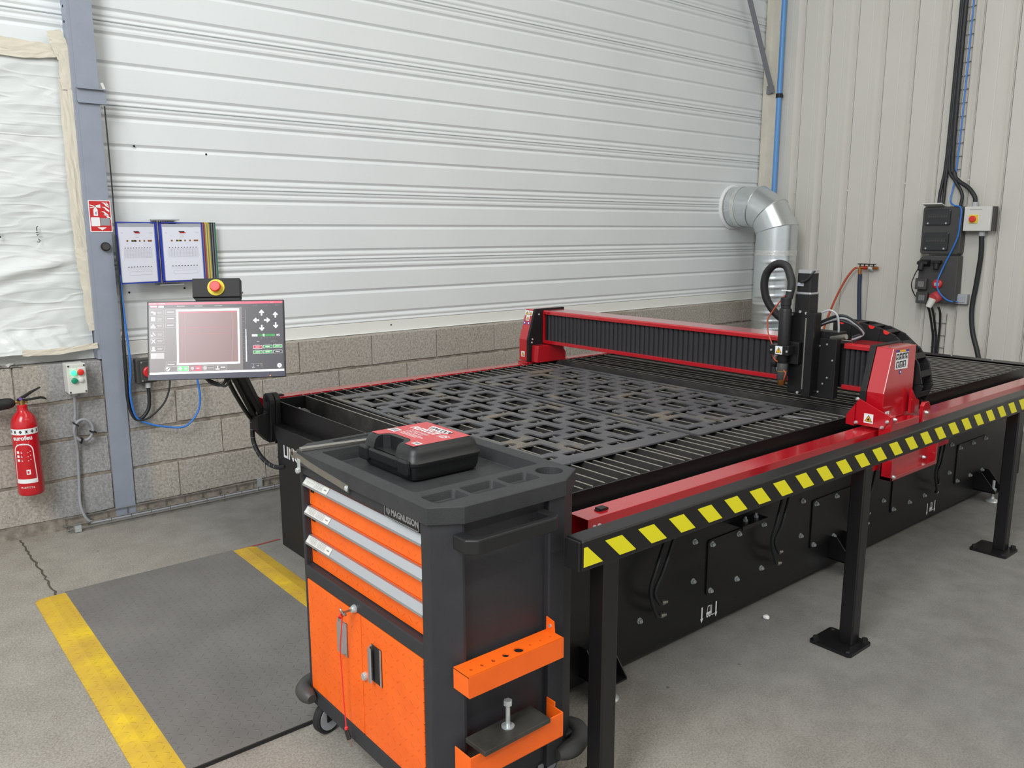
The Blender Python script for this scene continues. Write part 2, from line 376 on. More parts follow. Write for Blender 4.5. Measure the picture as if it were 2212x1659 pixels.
def rrect(x0, x1, y0, y1, r, n=4):
    out = []
    for cx, cy, a in ((x1-r, y1-r, 0), (x0+r, y1-r, 90), (x0+r, y0+r, 180), (x1-r, y0+r, 270)):
        for i in range(n+1):
            t = math.radians(a+90*i/n); out.append((cx+r*math.cos(t), cy+r*math.sin(t)))
    return out
def warn_sticker(parent, o, ax, ay, s, nm='warning_sticker', mark=True):
    fn = frame_fn(o, ax, ay); n = Vector(ax).cross(Vector(ay)).normalized()
    m = MB(); h = s/2
    m.poly([fn(-h,-h)+n*.0006, fn(h,-h)+n*.0006, fn(h,h)+n*.0006, fn(-h,h)+n*.0006])
    m.cur = 1; m.poly([fn(-h*.84,-h*.7)+n*.001, fn(h*.84,-h*.7)+n*.001, fn(0,h*.78)+n*.001])
    m.cur = 2; m.poly([fn(-h*.64,-h*.58)+n*.0014, fn(h*.64,-h*.58)+n*.0014, fn(0,h*.54)+n*.0014])
    m.cur = 1
    if mark:
        m.poly([fn(-h*.07,-h*.15)+n*.0018, fn(h*.07,-h*.15)+n*.0018, fn(h*.1,h*.3)+n*.0018, fn(-h*.1,h*.3)+n*.0018])
        m.poly([fn(-h*.08,-h*.42)+n*.0018, fn(h*.08,-h*.42)+n*.0018, fn(h*.08,-h*.26)+n*.0018, fn(-h*.08,-h*.26)+n*.0018])
    else:
        m.poly([fn(-h*.28,-h*.42)+n*.0018, fn(h*.3,-h*.42)+n*.0018, fn(h*.22,-h*.1)+n*.0018, fn(h*.02,h*.16)+n*.0018, fn(-h*.2,-h*.12)+n*.0018])
    return part(nm, m, ['white', 'ink', 'warn'], parent, recalc=False)
def bolt_mesh(name, r=.011, h=.012, axis=(0,-1,0), m='zinc'):
    b = MB(); ax = Vector(axis); b.cyl((0,0,0), ax*.003, r*1.35, n=14); b.cyl(ax*.003, ax*h, r, n=6); b.cyl(ax*h, ax*(h+.004), r*.55, n=8)
    return to_mesh(b, name, m)

# ================================================================== THE SETTING
def build_room():
    # ground slab
    m = MB(); m.box(-7, 7.4, -14, 0.5, -0.15, 0.0)
    fl = solo('floor', m, 'floor', None, None, kind='structure')
    m = MB(); pts = []
    for i in range(30):
        y = -0.02-0.84*i/29; pts.append((0.601+random.uniform(-.006, .006), y))
    L = [(x-.003-random.random()*.003, y) for x, y in pts]; R = [(x+.003+random.random()*.003, y) for x, y in pts]
    for i in range(29): m.poly([(*L[i], .0012), (*R[i], .0012), (*R[i+1], .0012), (*L[i+1], .0012)])
    part('slab_joint', m, 'crackdark', fl, recalc=False)
    m = MB(); m.poly([(1.40, -.852, .0012), (1.605, -.846, .0012), (1.605, -.832, .0012), (1.40, -.838, .0012)])
    part('paint_line', m, 'redpaint_floor', fl, recalc=False)
    # roof deck far above the frame
    m = MB(); m.box(-7, 7.4, -14, 0.5, 6.0, 6.1); solo('ceiling', m, 'ceil', None, None, kind='structure')
    # block wall
    m = MB(); m.box(-7, 7.05, 0.006, 0.24, 0.0, 0.858)
    wb = solo('wall_back', m, 'mortar', None, None, kind='structure')
    m = MB(); m.box(-7, 7.0, -0.004, 0.02, 0.0, 0.058); part('wall_foot', m, 'mortar', wb)
    courses = [(.066, .258, .9, .5), (.274, .464, 1.154, .5), (.484, .660, .91, .5), (.678, .8645, .65, .5)]
    for z0, z1, xo, p in courses:
        x = xo - 3*p
        while x < 7.0:
            xa, xb = x+.003, x+p-.003
            segs = [(xa, xb)]
            if xa < 1.05 and xb > 1.16: segs = [(xa, 1.05), (1.16, xb)]
            elif xa < 1.16 < xb and xa >= 1.05: segs = [(1.16, xb)]
            elif xa < 1.05 < xb: segs = [(xa, 1.05)]
            for sa, sb in segs:
                if sb-sa < .04 or sb < -.6: continue
                sb = min(sb, 6.98)
                if sb-sa < .04: continue
                dy = random.uniform(-.002, .002); b = MB()
                e = .004
                j = lambda: random.uniform(-.0035, .0035)
                fr = [(sa+j()*.4, z0+j()), (sa+(sb-sa)*.33, z0+j()), (sa+(sb-sa)*.66, z0+j()), (sb+j()*.4, z0+j()), (sb+j()*.4, z1+j()*.5), (sa+(sb-sa)*.66, z1+j()*.5), (sa+(sb-sa)*.33, z1+j()*.5), (sa+j()*.4, z1+j()*.5)]
                b.prism(fr, 'y', 0.0+dy, 0.2)
                part('concrete_block', b, 'block', wb, bevel=.002, seg=1)
            x += p
    # horizontal tray cladding above the blocks
    m = MB(); m.box(-7, 7.05, 0.125, 0.24, 0.86, 6.0)
    wu = solo('wall_back_upper', m, 'clad', None, None, kind='structure')
    def groove(z, w, d): return [(0, z), (d, z-w*.5), (0, z-w)]
    def prof(zs):   # from a seam downwards, y offsets away from the viewer
        L = [(.010, zs-.001), (0, zs-.005)]
        for dz, w, d in ((.014, .022, .0045), (.047, .032, .009), (.188, .032, .009), (.337, .032, .009), (.376, .022, .0045)):
            L += [(0, zs-dz), (d, zs-dz-w*.42), (d, zs-dz-w*.55), (0, zs-dz-w)]
        L += [(0, zs-.4015), (.010, zs-.405)]
        return [(.09+y, z) for y, z in L]
    for k in range(1, 13):
        zs = .941+.4045*k
        b = MB(); b.strip(prof(zs), 'x', -7, 6.96); part('cladding_panel', b, 'clad', wu, recalc=False)
    b = MB(); b.strip([(.094, .941), (.090, .938), (.090, .872), (.082, .868), (.15, .868)], 'x', -7, 6.96); part('base_flashing', b, 'flash', wu, recalc=False)
    for x, z in ((1.325, 1.958), (1.70, 1.937), (2.85, .91), (4.18, .905), (1.24, 1.20), (1.53, 1.21)):
        b = MB(); b.lathe([(.005, 0), (.006, .002), (.003, .004)], (x, .091, z), (0, -1, 0), 8); part('fixing_screw', b, 'gap', wu)
    # right wall, vertical ribs
    m = MB(); m.box(6.985, 7.2, -14, 0.25, 0, 6.0)
    wr = solo('wall_right', m, 'clad_b', None, None, kind='structure')
    y = -.055
    for k in range(9):
        L = [(6.95, y)]
        for i in range(4):
            c = y-.25*(i+1)
            L += [(6.95, c+.135), (6.951, c+.132), (6.951, c+.128), (6.95, c+.125), (6.95, c+.078), (6.982, c+.046), (6.982, c+.026), (6.953, c+.010), (6.953, c+.006), (6.972, c+.0045), (6.972, c+.002), (6.95, c)]
        L += [(6.95, y-1.0)]
        b = MB(); b.strip(L, 'z', 0, 6.0); part('cladding_panel', b, 'clad_b', wr, recalc=False)
        y -= 1.0
    for yy, z in ((-.29, 1.86), (-.80, 1.86), (-1.30, 1.9), (-1.795, 1.905)):
        b = MB(); b.lathe([(.009, 0), (.009, .003), (.004, .006)], (6.952, yy, z), (-1, 0, 0), 8); part('fixing_screw', b, 'clad_b', wr)
    # corner flashing
    m = MB(); m.strip([(6.949, -.056), (6.938, -.056), (6.93, -.035), (6.93, .015), (6.915, .03), (6.915, .078), (6.955, .084)], 'z', 0, 6.0)
    solo('trim_1', m, 'trim', None, None, kind='structure', recalc=False)
    # far hall ends stay open: daylight comes in through the big doors behind and to the left

build_room()

# ================================================================== steel column, sheet, sign
def build_left_wall_things():
    t = thing('steel_column', 'blue-grey painted steel column standing against the block wall', 'column', (1.105, .08, 0))
    m = MB(); m.box(1.055, 1.155, -.006, .004, 0, 6.0); m.box(1.098, 1.106, .004, .20, 0, 6.0); m.box(1.055, 1.155, .19, .2, 0, 6.0)
    m.box(1.04, 1.055, -.002, .2, .87, 6.0)
    part('shaft', m, 'column', t)
    m = MB(); m.box(1.052, 1.183, -.014, -.006, 2.142, 2.212); part('band', m, 'column', t)
    m = MB(); m.box(1.052, 1.183, -.03, -.006, 2.206, 2.212); part('band_lip', m, 'column', t)
    m = MB(); m.box(1.052, 1.183, -.02, -.006, 2.14, 2.146); part('band_lip', m, 'column', t)
    m = MB(); m.obox((1.172, -.02, 2.222), (1, 0, .35), (0, 1, 0), (-.35, 0, 1), .006, .004, .02); part('clip', m, 'offwhite', t)
    for z in (2.28, 2.42, 2.52, 2.59):
        m = MB(); m.lathe([(.006, 0), (.006, .002), (.003, .003)], (1.0395, .05, z), (-1, 0, 0), 8); part('bolt_hole', m, 'gap', t)
    # milky film over the window, taped round its edge
    t = thing('plastic_sheet', 'wrinkled milky plastic sheet taped over the wall left of the column', 'plastic sheet', (.65, .06, .92))
    m = MB(); nx, nz = 130, 110; x0, x1, z0, z1 = -.6, 1.035, .925, 2.40
    def wr(x, z):
        y = .052
        u = (x-x0)/(x1-x0)
        a = z - .35*(x-.6)
        y += .0022*math.sin(a*19+2*math.sin(x*5)) + .0014*math.sin(a*41+x*9) + .0009*math.sin(a*83-x*21+2*math.sin(z*7))
        if z < 1.38:
            d = z+.75*(x-1.05); y += .0022*math.sin(d*60+3*math.sin(z*9))*max(0, 1-(z-.95)/.43)
        y -= .018*math.exp(-((z-1.36-.22*(x-.9))/.035)**2)
        y += .012*math.exp(-((z-1.32-.22*(x-.9))/.03)**2)
        if z < 1.04: y -= (1.04-z)*.35 + .006*math.sin(x*70+z*50)
        e = min(u*6, 1, (1-u)*10, (z1-z)*12)
        return y*max(0, e) + .058*(1-max(0, min(e, 1)))
    vs = [(x0+(x1-x0)*i/nx, wr(x0+(x1-x0)*i/nx, z0+(z1-z0)*j/nz), z0+(z1-z0)*j/nz) for j in range(nz+1) for i in range(nx+1)]
    m.add(vs, [(j*(nx+1)+i, j*(nx+1)+i+1, (j+1)*(nx+1)+i+1, (j+1)*(nx+1)+i) for j in range(nz) for i in range(nx)])
    part('film', m, 'film', t, smooth=True, recalc=False)
    def tape(pts, w, y=.044, nm='tape', seed=0, q='tape'):
        rr = random.Random(seed); P = cat_rom([(a, 0, b) for a, b in pts], 6); m = MB(); vs = []
        for i, p in enumerate(P):
            d = (P[min(i+1, len(P)-1)]-P[max(i-1, 0)]).normalized(); n = Vector((-d.z, 0, d.x)); ww = w*(1+rr.uniform(-.12, .12))
            for k in range(5):
                s = (k/4-.5)*ww; vs.append((p.x+n.x*s, y+rr.uniform(-.0012, .0012), p.z+n.z*s))
        m.add(vs, [(i*5+k, i*5+k+1, (i+1)*5+k+1, (i+1)*5+k) for i in range(len(P)-1) for k in range(4)])
        part(nm, m, q, t, smooth=False, recalc=False)
    tape([(-.6, 2.38), (-.2, 2.386), (.2, 2.385), (.6, 2.392), (.85, 2.385), (1.03, 2.375)], .055, .040, seed=1)
    tape([(-.6, 2.35), (-.2, 2.357), (.2, 2.355), (.55, 2.352), (.85, 2.345), (1.0, 2.365)], .03, .036, seed=2)
    tape([(.985, 2.47), (1.0, 2.42), (1.02, 2.36), (1.035, 2.33)], .07, .032, seed=3)
    tape([(1.025, 2.38), (1.018, 2.28), (1.02, 2.2)], .05, .030, seed=4)
    tape([(1.01, 2.25), (1.006, 2.0), (1.004, 1.75), (1.008, 1.5), (1.012, 1.4)], .045, .034, seed=5)
    tape([(1.036, 2.2), (1.034, 1.9), (1.034, 1.6), (1.036, 1.42)], .028, .026, seed=6)
    tape([(1.012, 1.44), (1.02, 1.36), (1.03, 1.25), (1.034, 1.1), (1.045, 1.02)], .062, .026, seed=7)
    tape([(.7, .935), (.85, .93), (1.04, .945)], .03, -.012, seed=8)
    m = MB()
    for pts in ([(.660, 1.52), (.667, 1.522), (.667, 1.506)], [(.662, 1.498), (.672, 1.498)], [(.662, 1.493), (.672, 1.493)]): m.tube([(a, .032, b) for a, b in pts], .0025, 5, smooth=False)
    for pts in ([(.826, 1.52), (.826, 1.540), (.832, 1.545)], [(.820, 1.515), (.832, 1.517)], [(.822, 1.505), (.832, 1.508), (.826, 1.5)], [(.828, 1.485), (.836, 1.475), (.83, 1.468), (.822, 1.47)]): m.tube([(a, .032, b) for a, b in pts], .002, 5, smooth=False)
    part('pen_marks', m, 'ink', t)
    # crumpled foil scrap lying on the block ledge
    m = MB(); vs = []; rr = random.Random(4); nx = 14
    for j in range(4):
        for i in range(nx): vs.append((.50+.19*i/(nx-1)+rr.uniform(-.005, .005), -.015+.045*j/3, .868+rr.uniform(0, .022)*(1 if 0 < i < nx-1 else .2)))
    m.add(vs, [(j*nx+i, j*nx+i+1, (j+1)*nx+i+1, (j+1)*nx+i) for j in range(3) for i in range(nx-1)])
    solo('foil_scrap', m, 'foil', 'crumpled silver foil scrap on the block ledge under the plastic sheet', 'foil', recalc=False)
    # fire point sign
    t = thing('fire_sign', 'red and white fire extinguisher sign on the column', 'sign', (1.108, -.0065, 1.518))
    m = MB(); m.prism(rrect(1.0565, 1.1605, 1.517, 1.674, .004), 'y', -.0095, -.0062); part('board', m, 'white', t)
    m = MB(); y = -.0098
    def P2(pts, yy=y): m.poly([(a, yy, b) for a, b in pts])
    P2(rrect(1.0605, 1.1565, 1.521, 1.670, .003))
    m.cur = 1; y = -.0102
    P2([(1.078, 1.597), (1.098, 1.597), (1.098, 1.627), (1.093, 1.636), (1.083, 1.636), (1.078, 1.627)], y)
    P2([(1.085, 1.636), (1.091, 1.636), (1.091, 1.645), (1.085, 1.645)], y)
    P2([(1.084, 1.646), (1.112, 1.654), (1.112, 1.636), (1.091, 1.640)], y)
    P2([(1.063, 1.652), (1.088, 1.645), (1.088, 1.6415), (1.063, 1.648)], y); P2([(1.063, 1.6385), (1.088, 1.643), (1.088, 1.639), (1.063, 1.635)], y)
    for k, (a, b) in enumerate(((1.117, 1.664), (1.137, 1.664), (1.118, 1.642), (1.113, 1.620), (1.122, 1.604))):
        w = .034 if k != 1 else .016
        P2([(a, b), (a+w*.35, b-.006), (a+w*.6, b-.018), (a+w, b-.026), (a+w, b-.017), (a+w*.75, b-.010), (a+w*.45, b-.001)], y)
    P2(rrect(1.0635, 1.104, 1.546, 1.590, .004), y)
    P2([(1.090, 1.540), (1.134, 1.540), (1.112, 1.526)], y)
    m.cur = 2; P2([(1.106, 1.549), (1.152, 1.549), (1.152, 1.586), (1.106, 1.586)], y)
    m.cur = 3; m.text('6', .022, frame_fn((1.083, -.0105, 1.604), (1, 0, 0), (0, 0, 1)), shear=.2)
    part('print', m, ['signred', 'white', 'greyink', 'blueink'], t, recalc=False)
    # round door stop on the column
    t = thing('door_stop', 'round dark grey knob fixed to the column below the fire sign', 'door stop', (1.118, -.006, 1.42))
    m = MB(); m.lathe([(.021, 0), (.022, .004), (.022, .018), (.019, .022)], (1.118, -.0065, 1.444), (0, -1, 0), 28); part('body', m, 'rubber', t, smooth=True)
    m = MB(); m.lathe([(.017, 0), (.016, .003)], (1.118, -.0285, 1.444), (0, -1, 0), 28); part('face', m, 'boardgrey', t, smooth=True)
build_left_wall_things()

def build_documents():
    t = thing('document_display', 'wall display rack of hinged pockets with coloured frames beside the column', 'document rack', (1.42, .06, 1.25))
    m = MB(); m.box(1.375, 1.50, .0, .088, 1.577, 1.583); m.box(1.375, 1.50, .08, .09, 1.24, 1.583); m.box(1.375, 1.50, .0, .088, 1.235, 1.241); part('rack', m, 'alu', t)
    for i in range(8):
        m = MB(); x = 1.386+.0145*i; m.cyl((x, .002+.0085*i, 1.245), (x, .002+.0085*i, 1.58), .0028, n=8); part('hinge_pin', m, 'steel', t)
    def pocket(h, a, fr, w=.225, sheet=True, z0=1.252, z1=1.568):
        # h hinge point (x,y); a direction angle from +x
        hx, hy = h; ax = Vector((math.cos(a), math.sin(a), 0)); up = Vector((0, 0, 1)); n = ax.cross(up)
        if n.y > 0: n = -n
        fn = lambda s, z, o=0: Vector((hx, hy, 0))+ax*s+up*z+n*o
        p = MB(); p.add([fn(.012, z0+.01, -.0006), fn(w-.004, z0+.01, -.0006), fn(w-.004, z1-.01, -.0006), fn(.012, z1-.01, -.0006), fn(.012, z0+.01, .0006), fn(w-.004, z0+.01, .0006), fn(w-.004, z1-.01, .0006), fn(.012, z1-.01, .0006)],
                     [(0,3,2,1),(4,5,6,7),(0,1,5,4),(1,2,6,5),(2,3,7,6),(3,0,4,7)])
        o = part('pocket', p, 'greyfilm', t)
        f = MB()
        for a0, a1, b0, b1 in ((.004, w, z1-.006, z1), (.004, w, z0, z0+.006), (w-.006, w, z0, z1), (.004, .016, z0, z1)):
            c = (fn(a0, b0)+fn(a1, b1))/2; f.obox(c, ax, up, n, (a1-a0)/2, (b1-b0)/2, .002)
        part('frame', f, fr, o)
        if sheet:
            q = MB(); s0, s1 = .02, w-.01
            q.poly([fn(s0, z0+.008, .0010), fn(s1, z0+.008, .0010), fn(s1, z1-.026, .0010), fn(s0, z1-.026, .0010)])
            W = s1-s0; H = z1-z0-.034; flip = ax.x < 0
            def g(u, v, o=.0014): return fn((s1-u*W) if flip else (s0+u*W), z0+.008+v*H, o)
            def R(u0, u1, v0, v1, c): q.cur = c; q.poly([g(u0, v0), g(u1, v0), g(u1, v1), g(u0, v1)])
            R(.42, .57, .905, .925, 1); R(.45, .60, .885, .905, 2); R(.06, .12, .892, .897, 3); R(.86, .95, .892, .897, 3)
            R(.44, .58, .86, .863, 3); R(.47, .54, .84, .843, 3); R(.45, .56, .815, .818, 3)
            for u, w2, c in ((.2, .05, 5), (.34, .14, 1), (.55, .045, 5), (.68, .045, 5), (.8, .12, 5)): R(u, u+w2, .735, .765, c)
            R(.38, .43, .735, .765, 4)
            for k in range(11): R(.12+k*.078, .122+k*.078, .44, .60, 3)
            for k in range(13): R(.12, .902, .44+k*.0133, .4415+k*.0133, 3)
            for k in range(10): R(.135+k*.078, .165+k*.078, .615, .628, 1)
            for k in range(9): R(.19+k*.08, .225+k*.08, .27, .282, 1); R(.17+k*.08, .172+k*.08, .225, .26, 3)
            R(.17, .9, .225, .2265, 3); R(.17, .9, .258, .2595, 3)
            for a0, a1, b0, b1 in ((.22, .86, .125, .1275), (.22, .86, .19, .1925), (.22, .223, .125, .19), (.857, .86, .125, .19)): R(a0, a1, b0, b1, 3)
            part('sheet', q, ['paper', 'ink', 'signred', 'greyink', 'frameyel', 'copper'], o, recalc=False)
    pocket((1.382, -.002), PI+.16, 'frameblue', w=.215)
    pocket((1.386, -.004), .02, 'frameblue', w=.232)
    for i, f in enumerate(('framered', 'frameyel', 'frameyel', 'frameblk', 'frameblk', 'framegrn')):
        pocket((1.402+.0155*i, .006+.0085*i), .02, f, w=.231, sheet=False)
build_documents()

def build_extinguisher():
    cx, cy, r = .663, -.085, .0575
    t = thing('fire_extinguisher', 'red fire extinguisher with white band hanging on the block wall', 'extinguisher', (cx, cy, .25))
    m = MB(); m.lathe([(.02, .252), (.05, .250), (r-.003, .253), (r, .262), (r, .590), (r*.97, .610), (r*.86, .634), (r*.66, .652), (r*.44, .664), (.0225, .672), (.0225, .694), (.019, .697)], (cx, cy, 0), n=40)
    part('cylinder', m, 'extred', t, smooth=True)
    m = MB(); m.box(cx-.03, cx+.03, cy+.04, -.003, .56, .60); part('wall_bracket', m, 'blackm', t)
    def wrapf(R, a0, z0): return lambda x, y: Vector((cx+R*math.sin(a0+x/R), cy-R*math.cos(a0+x/R), z0+y))
    a0 = -.42
    def patch(m, fn, x0, x1, y0, y1, n=14):
        for i in range(n):
            u0, u1 = x0+(x1-x0)*i/n, x0+(x1-x0)*(i+1)/n; m.poly([fn(u0, y0), fn(u1, y0), fn(u1, y1), fn(u0, y1)])
    m = MB(); f1 = wrapf(r+.0006, a0, 0); f2 = wrapf(r+.001, a0, 0)
    patch(m, f1, -.085, .085, .558, .586, 22)
    m.cur = 1
    for k in range(-3, 4):
        x = k*.026-.004
        if k % 2: m.poly([f2(x-.008, .562), f2(x-.006, .562), f2(x+.008, .582), f2(x+.006, .582)]); m.poly([f2(x+.008, .562), f2(x+.006, .562), f2(x-.008, .582), f2(x-.006, .582)]); m.poly([f2(x-.004, .566), f2(x+.004, .566), f2(x+.004, .578), f2(x-.004, .578)])
        else: m.poly([f2(x-.008, .572), f2(x, .563), f2(x+.008, .572), f2(x, .581)])
    m.cur = 0
    fw = wrapf(r+.0008, a0, .532); m.text('eurofeu', .031, fw, 'CENTER', bold=.0009, xs=.92)
    m.poly([f2(-.03, .522), f2(.028, .522), f2(.028, .5195), f2(-.03, .5195)])
    fw = wrapf(r+.0008, a0, .506); m.text('EXTINCTEUR', .0095, fw, 'CENTER')
    # white arched border of the instruction label
    n = 24; W = .045
    outer = []; inner = []
    for i in range(n+1):
        s = i/n; ang = PI*s
        x = -W*math.cos(ang); y = .46+.055*math.sin(ang)**.6
        outer.append((x, y)); inner.append((x*.9, y-.004))
    outer = [(-W*1.12, .335)]+outer+[(W*1.12, .335)]; inner = [(-W*1.03, .335)]+inner+[(W*1.03, .335)]
    for i in range(len(outer)-1): m.poly([f2(*outer[i]), f2(*outer[i+1]), f2(*inner[i+1]), f2(*inner[i])])
    patch(m, f1, -W*1.12, W*1.12, .316, .337, 10)
    for z in (.472, .452, .432):
        m.poly([f2(-.032, z-.006), f2(-.02, z-.006), f2(-.02, z+.006), f2(-.032, z+.006)])
        m.poly([f2(-.012, z+.001), f2(.03, z+.001), f2(.03, z+.004), f2(-.012, z+.004)]); m.poly([f2(-.012, z-.005), f2(.02, z-.005), f2(.02, z-.002), f2(-.012, z-.002)])
    m.poly([f2(.004, .36), f2(.022, .36), f2(.022, .384), f2(.004, .384)])
    fw = wrapf(r+.0008, a0, .290); m.text('19-077776', .0135, fw, 'CENTER', xs=1.15)
    m.cur = 2
    for z in (.320, .325, .330): m.poly([f2(-.04, z), f2(.04, z), f2(.04, z+.0018), f2(-.04, z+.0018)])
    m.poly([f2(.008, .365), f2(.016, .365), f2(.016, .378), f2(.008, .378)])
    part('label', m, ['white', 'ink', 'signred'], t, recalc=False)
    m = MB(); m.cyl((cx, cy, .694), (cx, cy, .722), .0125, n=12); m.cyl((cx, cy, .708), (cx+.026, cy, .708), .006, n=10); m.cyl((cx, cy, .712), (cx-.032, cy, .712), .008, n=10)
    v = part('valve', m, 'brass', t, smooth=True)
    m = MB(); m.prism([(cx-.02, .722), (cx+.03, .722), (cx+.085, .727), (cx+.102, .720), (cx+.108, .708), (cx+.098, .712), (cx+.08, .717), (cx+.02, .713), (cx-.02, .716)], 'y', cy-.011, cy+.011); part('carry_handle', m, 'blackm', v, bevel=.002)
    m = MB(); m.prism([(cx-.02, .724), (cx+.0, .735), (cx+.04, .757), (cx+.085, .775), (cx+.086, .770), (cx+.045, .748), (cx+.015, .728)], 'y', cy-.010, cy+.010); part('squeeze_lever', m, 'blackm', v, bevel=.002)
    m = MB(); m.lathe([(.007, 0), (.007, .006)], (cx-.006, cy-.0115, .727), (0, -1, 0), 12); part('safety_seal', m, 'purple', v)
    m = MB(); m.lathe([(.010, 0), (.022, .012), (.026, .03), (.034, .2), (.036, .21)], (cx-.028, cy, .711), (-1, 0, -.05), 20); part('discharge_horn', m, 'rubber', t, smooth=True)
build_extinguisher()

def build_control_station():
    t = thing('push_button_box', 'light grey push button box with green and red buttons on the block wall', 'control box', (.912, -.05, .72))
    m = MB(); m.box(.870, .955, -.075, -.001, .722, .870); part('base', m, 'offwhite', t, bevel=.004)
    m = MB(); m.box(.869, .956, -.098, -.075, .7205, .8715); c = part('lid', m, 'offwhite', t, bevel=.004)
    for x in (.877, .948):
        for z in (.730, .862):
            m = MB(); m.lathe([(.0048, 0), (.0048, .0015)], (x, -.0982, z), (0, -1, 0), 10); part('screw', m, 'boardgrey', c)
    for x, z, k, r in ((.899, .827, 'grnlit', .0115), (.930, .828, 'redbtn', .0135), (.899, .788, 'green', .0125), (.929, .790, 'offwhite', .011)):
        m = MB(); m.lathe([(r+.002, 0), (r+.002, .004), (r, .005), (r, .012), (r*.7, .014)], (x, -.098, z), (0, -1, 0), 20); part('button', m, k, c, smooth=True)
    m = MB()
    m.box(.880, .912, -.0985, -.098, .846, .851); m.box(.917, .949, -.0985, -.098, .847, .852); m.box(.880, .925, -.0985, -.098, .806, .810)
    part('label_strip', m, 'white', c)
    m = MB(); m.cyl((.905, -.05, .722), (.905, -.05, .704), .0125, n=12); part('cable_gland', m, 'greyplastic', t)
    m = MB()
    pts = [(.905, -.04, .706), (.903, -.035, .66), (.902, -.03, .61), (.896, -.03, .578)]
    ring = [(.930+.044*math.cos(math.radians(a)), -.032-.008*(a-130)/360, .519+.056*math.sin(math.radians(a))) for a in range(130, 560, 24)]
    pts += ring + [(.893, -.03, .46), (.896, -.02, .40), (.890, -.02, .26), (.882, -.03, .15), (.888, -.04, .09), (.905, -.045, .045), (.925, -.045, .028)]
    m.tube(pts, .0075, 10, 4); c = solo('grey_cable', m, 'greycable', 'light grey cable with a tied coil below the push button box', 'cable', smooth=True)
    for a in (140, 250, 345):
        p = Vector((.930+.044*math.cos(math.radians(a)), -.04, .519+.056*math.sin(math.radians(a))))
        m = MB(); d = Vector((math.cos(math.radians(a)), 0, math.sin(math.radians(a)))); m.obox(p-c.location, d, (0, 1, 0), d.cross(Vector((0, 1, 0))), .014, .017, .003)
        o = bpy.data.objects.new('cable_tie', to_mesh(m, 'cable_tie', 'blackm')); COL.objects.link(o); o.parent = c
    # black socket behind the monitor
    t = thing('wall_socket', 'black wall socket box with a red rotary switch behind the monitor', 'socket', (1.255, -.03, .72))
    m = MB(); m.box(1.206, 1.306, -.05, -.001, .728, .858); b = part('base', m, 'boardgrey', t, bevel=.004)
    m = MB(); m.box(1.222, 1.300, -.068, -.05, .738, .848); part('cover', m, 'boardgrey', t, bevel=.004)
    m = MB(); m.lathe([(.03, 0), (.03, .01), (.024, .014)], (1.262, -.068, .79), (0, -1, 0), 20); part('rotary_switch', m, 'signred', t)
    for x in (1.228, 1.294):
        for z in (.744, .842):
            m = MB(); m.lathe([(.004, 0), (.004, .002)], (x, -.0685, z), (0, -1, 0), 8); part('screw', m, 'zinc', t)
    m = MB(); m.cyl((1.262, -.035, .728), (1.262, -.035, .700), .014, n=12); part('cable_gland', m, 'greyplastic', t)
    # cables beside the column
    m = MB(); m.tube([(1.168, -.03, 2.13), (1.170, -.03, 1.75), (1.166, -.03, 1.4), (1.162, -.03, 1.05), (1.158, -.03, .80), (1.156, -.035, .64), (1.178, -.035, .55), (1.214, -.035, .538), (1.254, -.035, .585), (1.263, -.035, .65), (1.262, -.035, .705)], .0095, 10, 6, radii=lambda q: .0035 if q < .33 else .0095)
    solo('power_cable', m, 'cable', 'thick black cable hanging down the column and looping up to the socket box', 'cable', smooth=True)
    m = MB(); m.tube([(1.162, -.048, 1.5), (1.160, -.048, 1.05), (1.154, -.052, .80), (1.150, -.055, .64), (1.17, -.055, .555), (1.20, -.055, .532), (1.26, -.05, .545), (1.335, -.045, .61), (1.372, -.04, .70), (1.374, -.03, .80)], .005, 8, 6)
    solo('thin_cable', m, 'cable', 'thin black cable curving up from the column loop to behind the monitor', 'cable', smooth=True)
    m = MB(); m.tube([(1.166, -.042, 1.30), (1.172, -.046, 1.05), (1.178, -.05, .90), (1.176, -.05, .80), (1.165, -.05, .68), (1.182, -.05, .56), (1.235, -.05, .512), (1.33, -.055, .478), (1.43, -.06, .466), (1.50, -.06, .53), (1.522, -.06, .61), (1.515, -.06, .71), (1.50, -.06, .80)], .0055, 8, 6)
    solo('blue_hose', m, 'bluehose', 'bright blue air hose looping from the column to under the monitor', 'hose', smooth=True)
    # wire tray along the floor
    t = thing('cable_tray', 'galvanised wire cable tray lying along the foot of the block wall', 'cable tray', (1.5, -.05, 0))
    xa, xb = .80, 2.6
    for y, z in ((-.015, .062), (-.015, .02), (-.055, .012), (-.09, .02), (-.09, .045)):
        m = MB(); m.cyl((xa, y, z), (xb, y, z), .0025, n=6); part('wire', m, 'wire', t)
    c = MB(); c.tube([(0, -.015, .065), (0, -.015, .012), (0, -.09, .012), (0, -.09, .048)], .002, 6, smooth=False); me = to_mesh(c, 'wire', 'wire', Vector((0, 0, 0)))
    x = xa+.01
    while x < xb: inst('wire', me, t, (x, 0, 0)); x += .1
    m = MB(); m.box(.835, .865, -.094, -.06, .004, .038); part('joining_plate', m, 'zinc', t)
    m = MB(); m.box(1.835, 1.865, -.020, -.012, .01, .075); part('joining_plate', m, 'zinc', t)
    m = MB(); m.tube([(.92, -.045, .022), (1.2, -.05, .02), (1.6, -.045, .02), (2.1, -.05, .02), (2.55, -.05, .02)], .006, 8, 5); solo('tray_cable', m, 'greycable', 'grey cable lying in the wire tray on the floor', 'cable', smooth=True)
build_control_station()

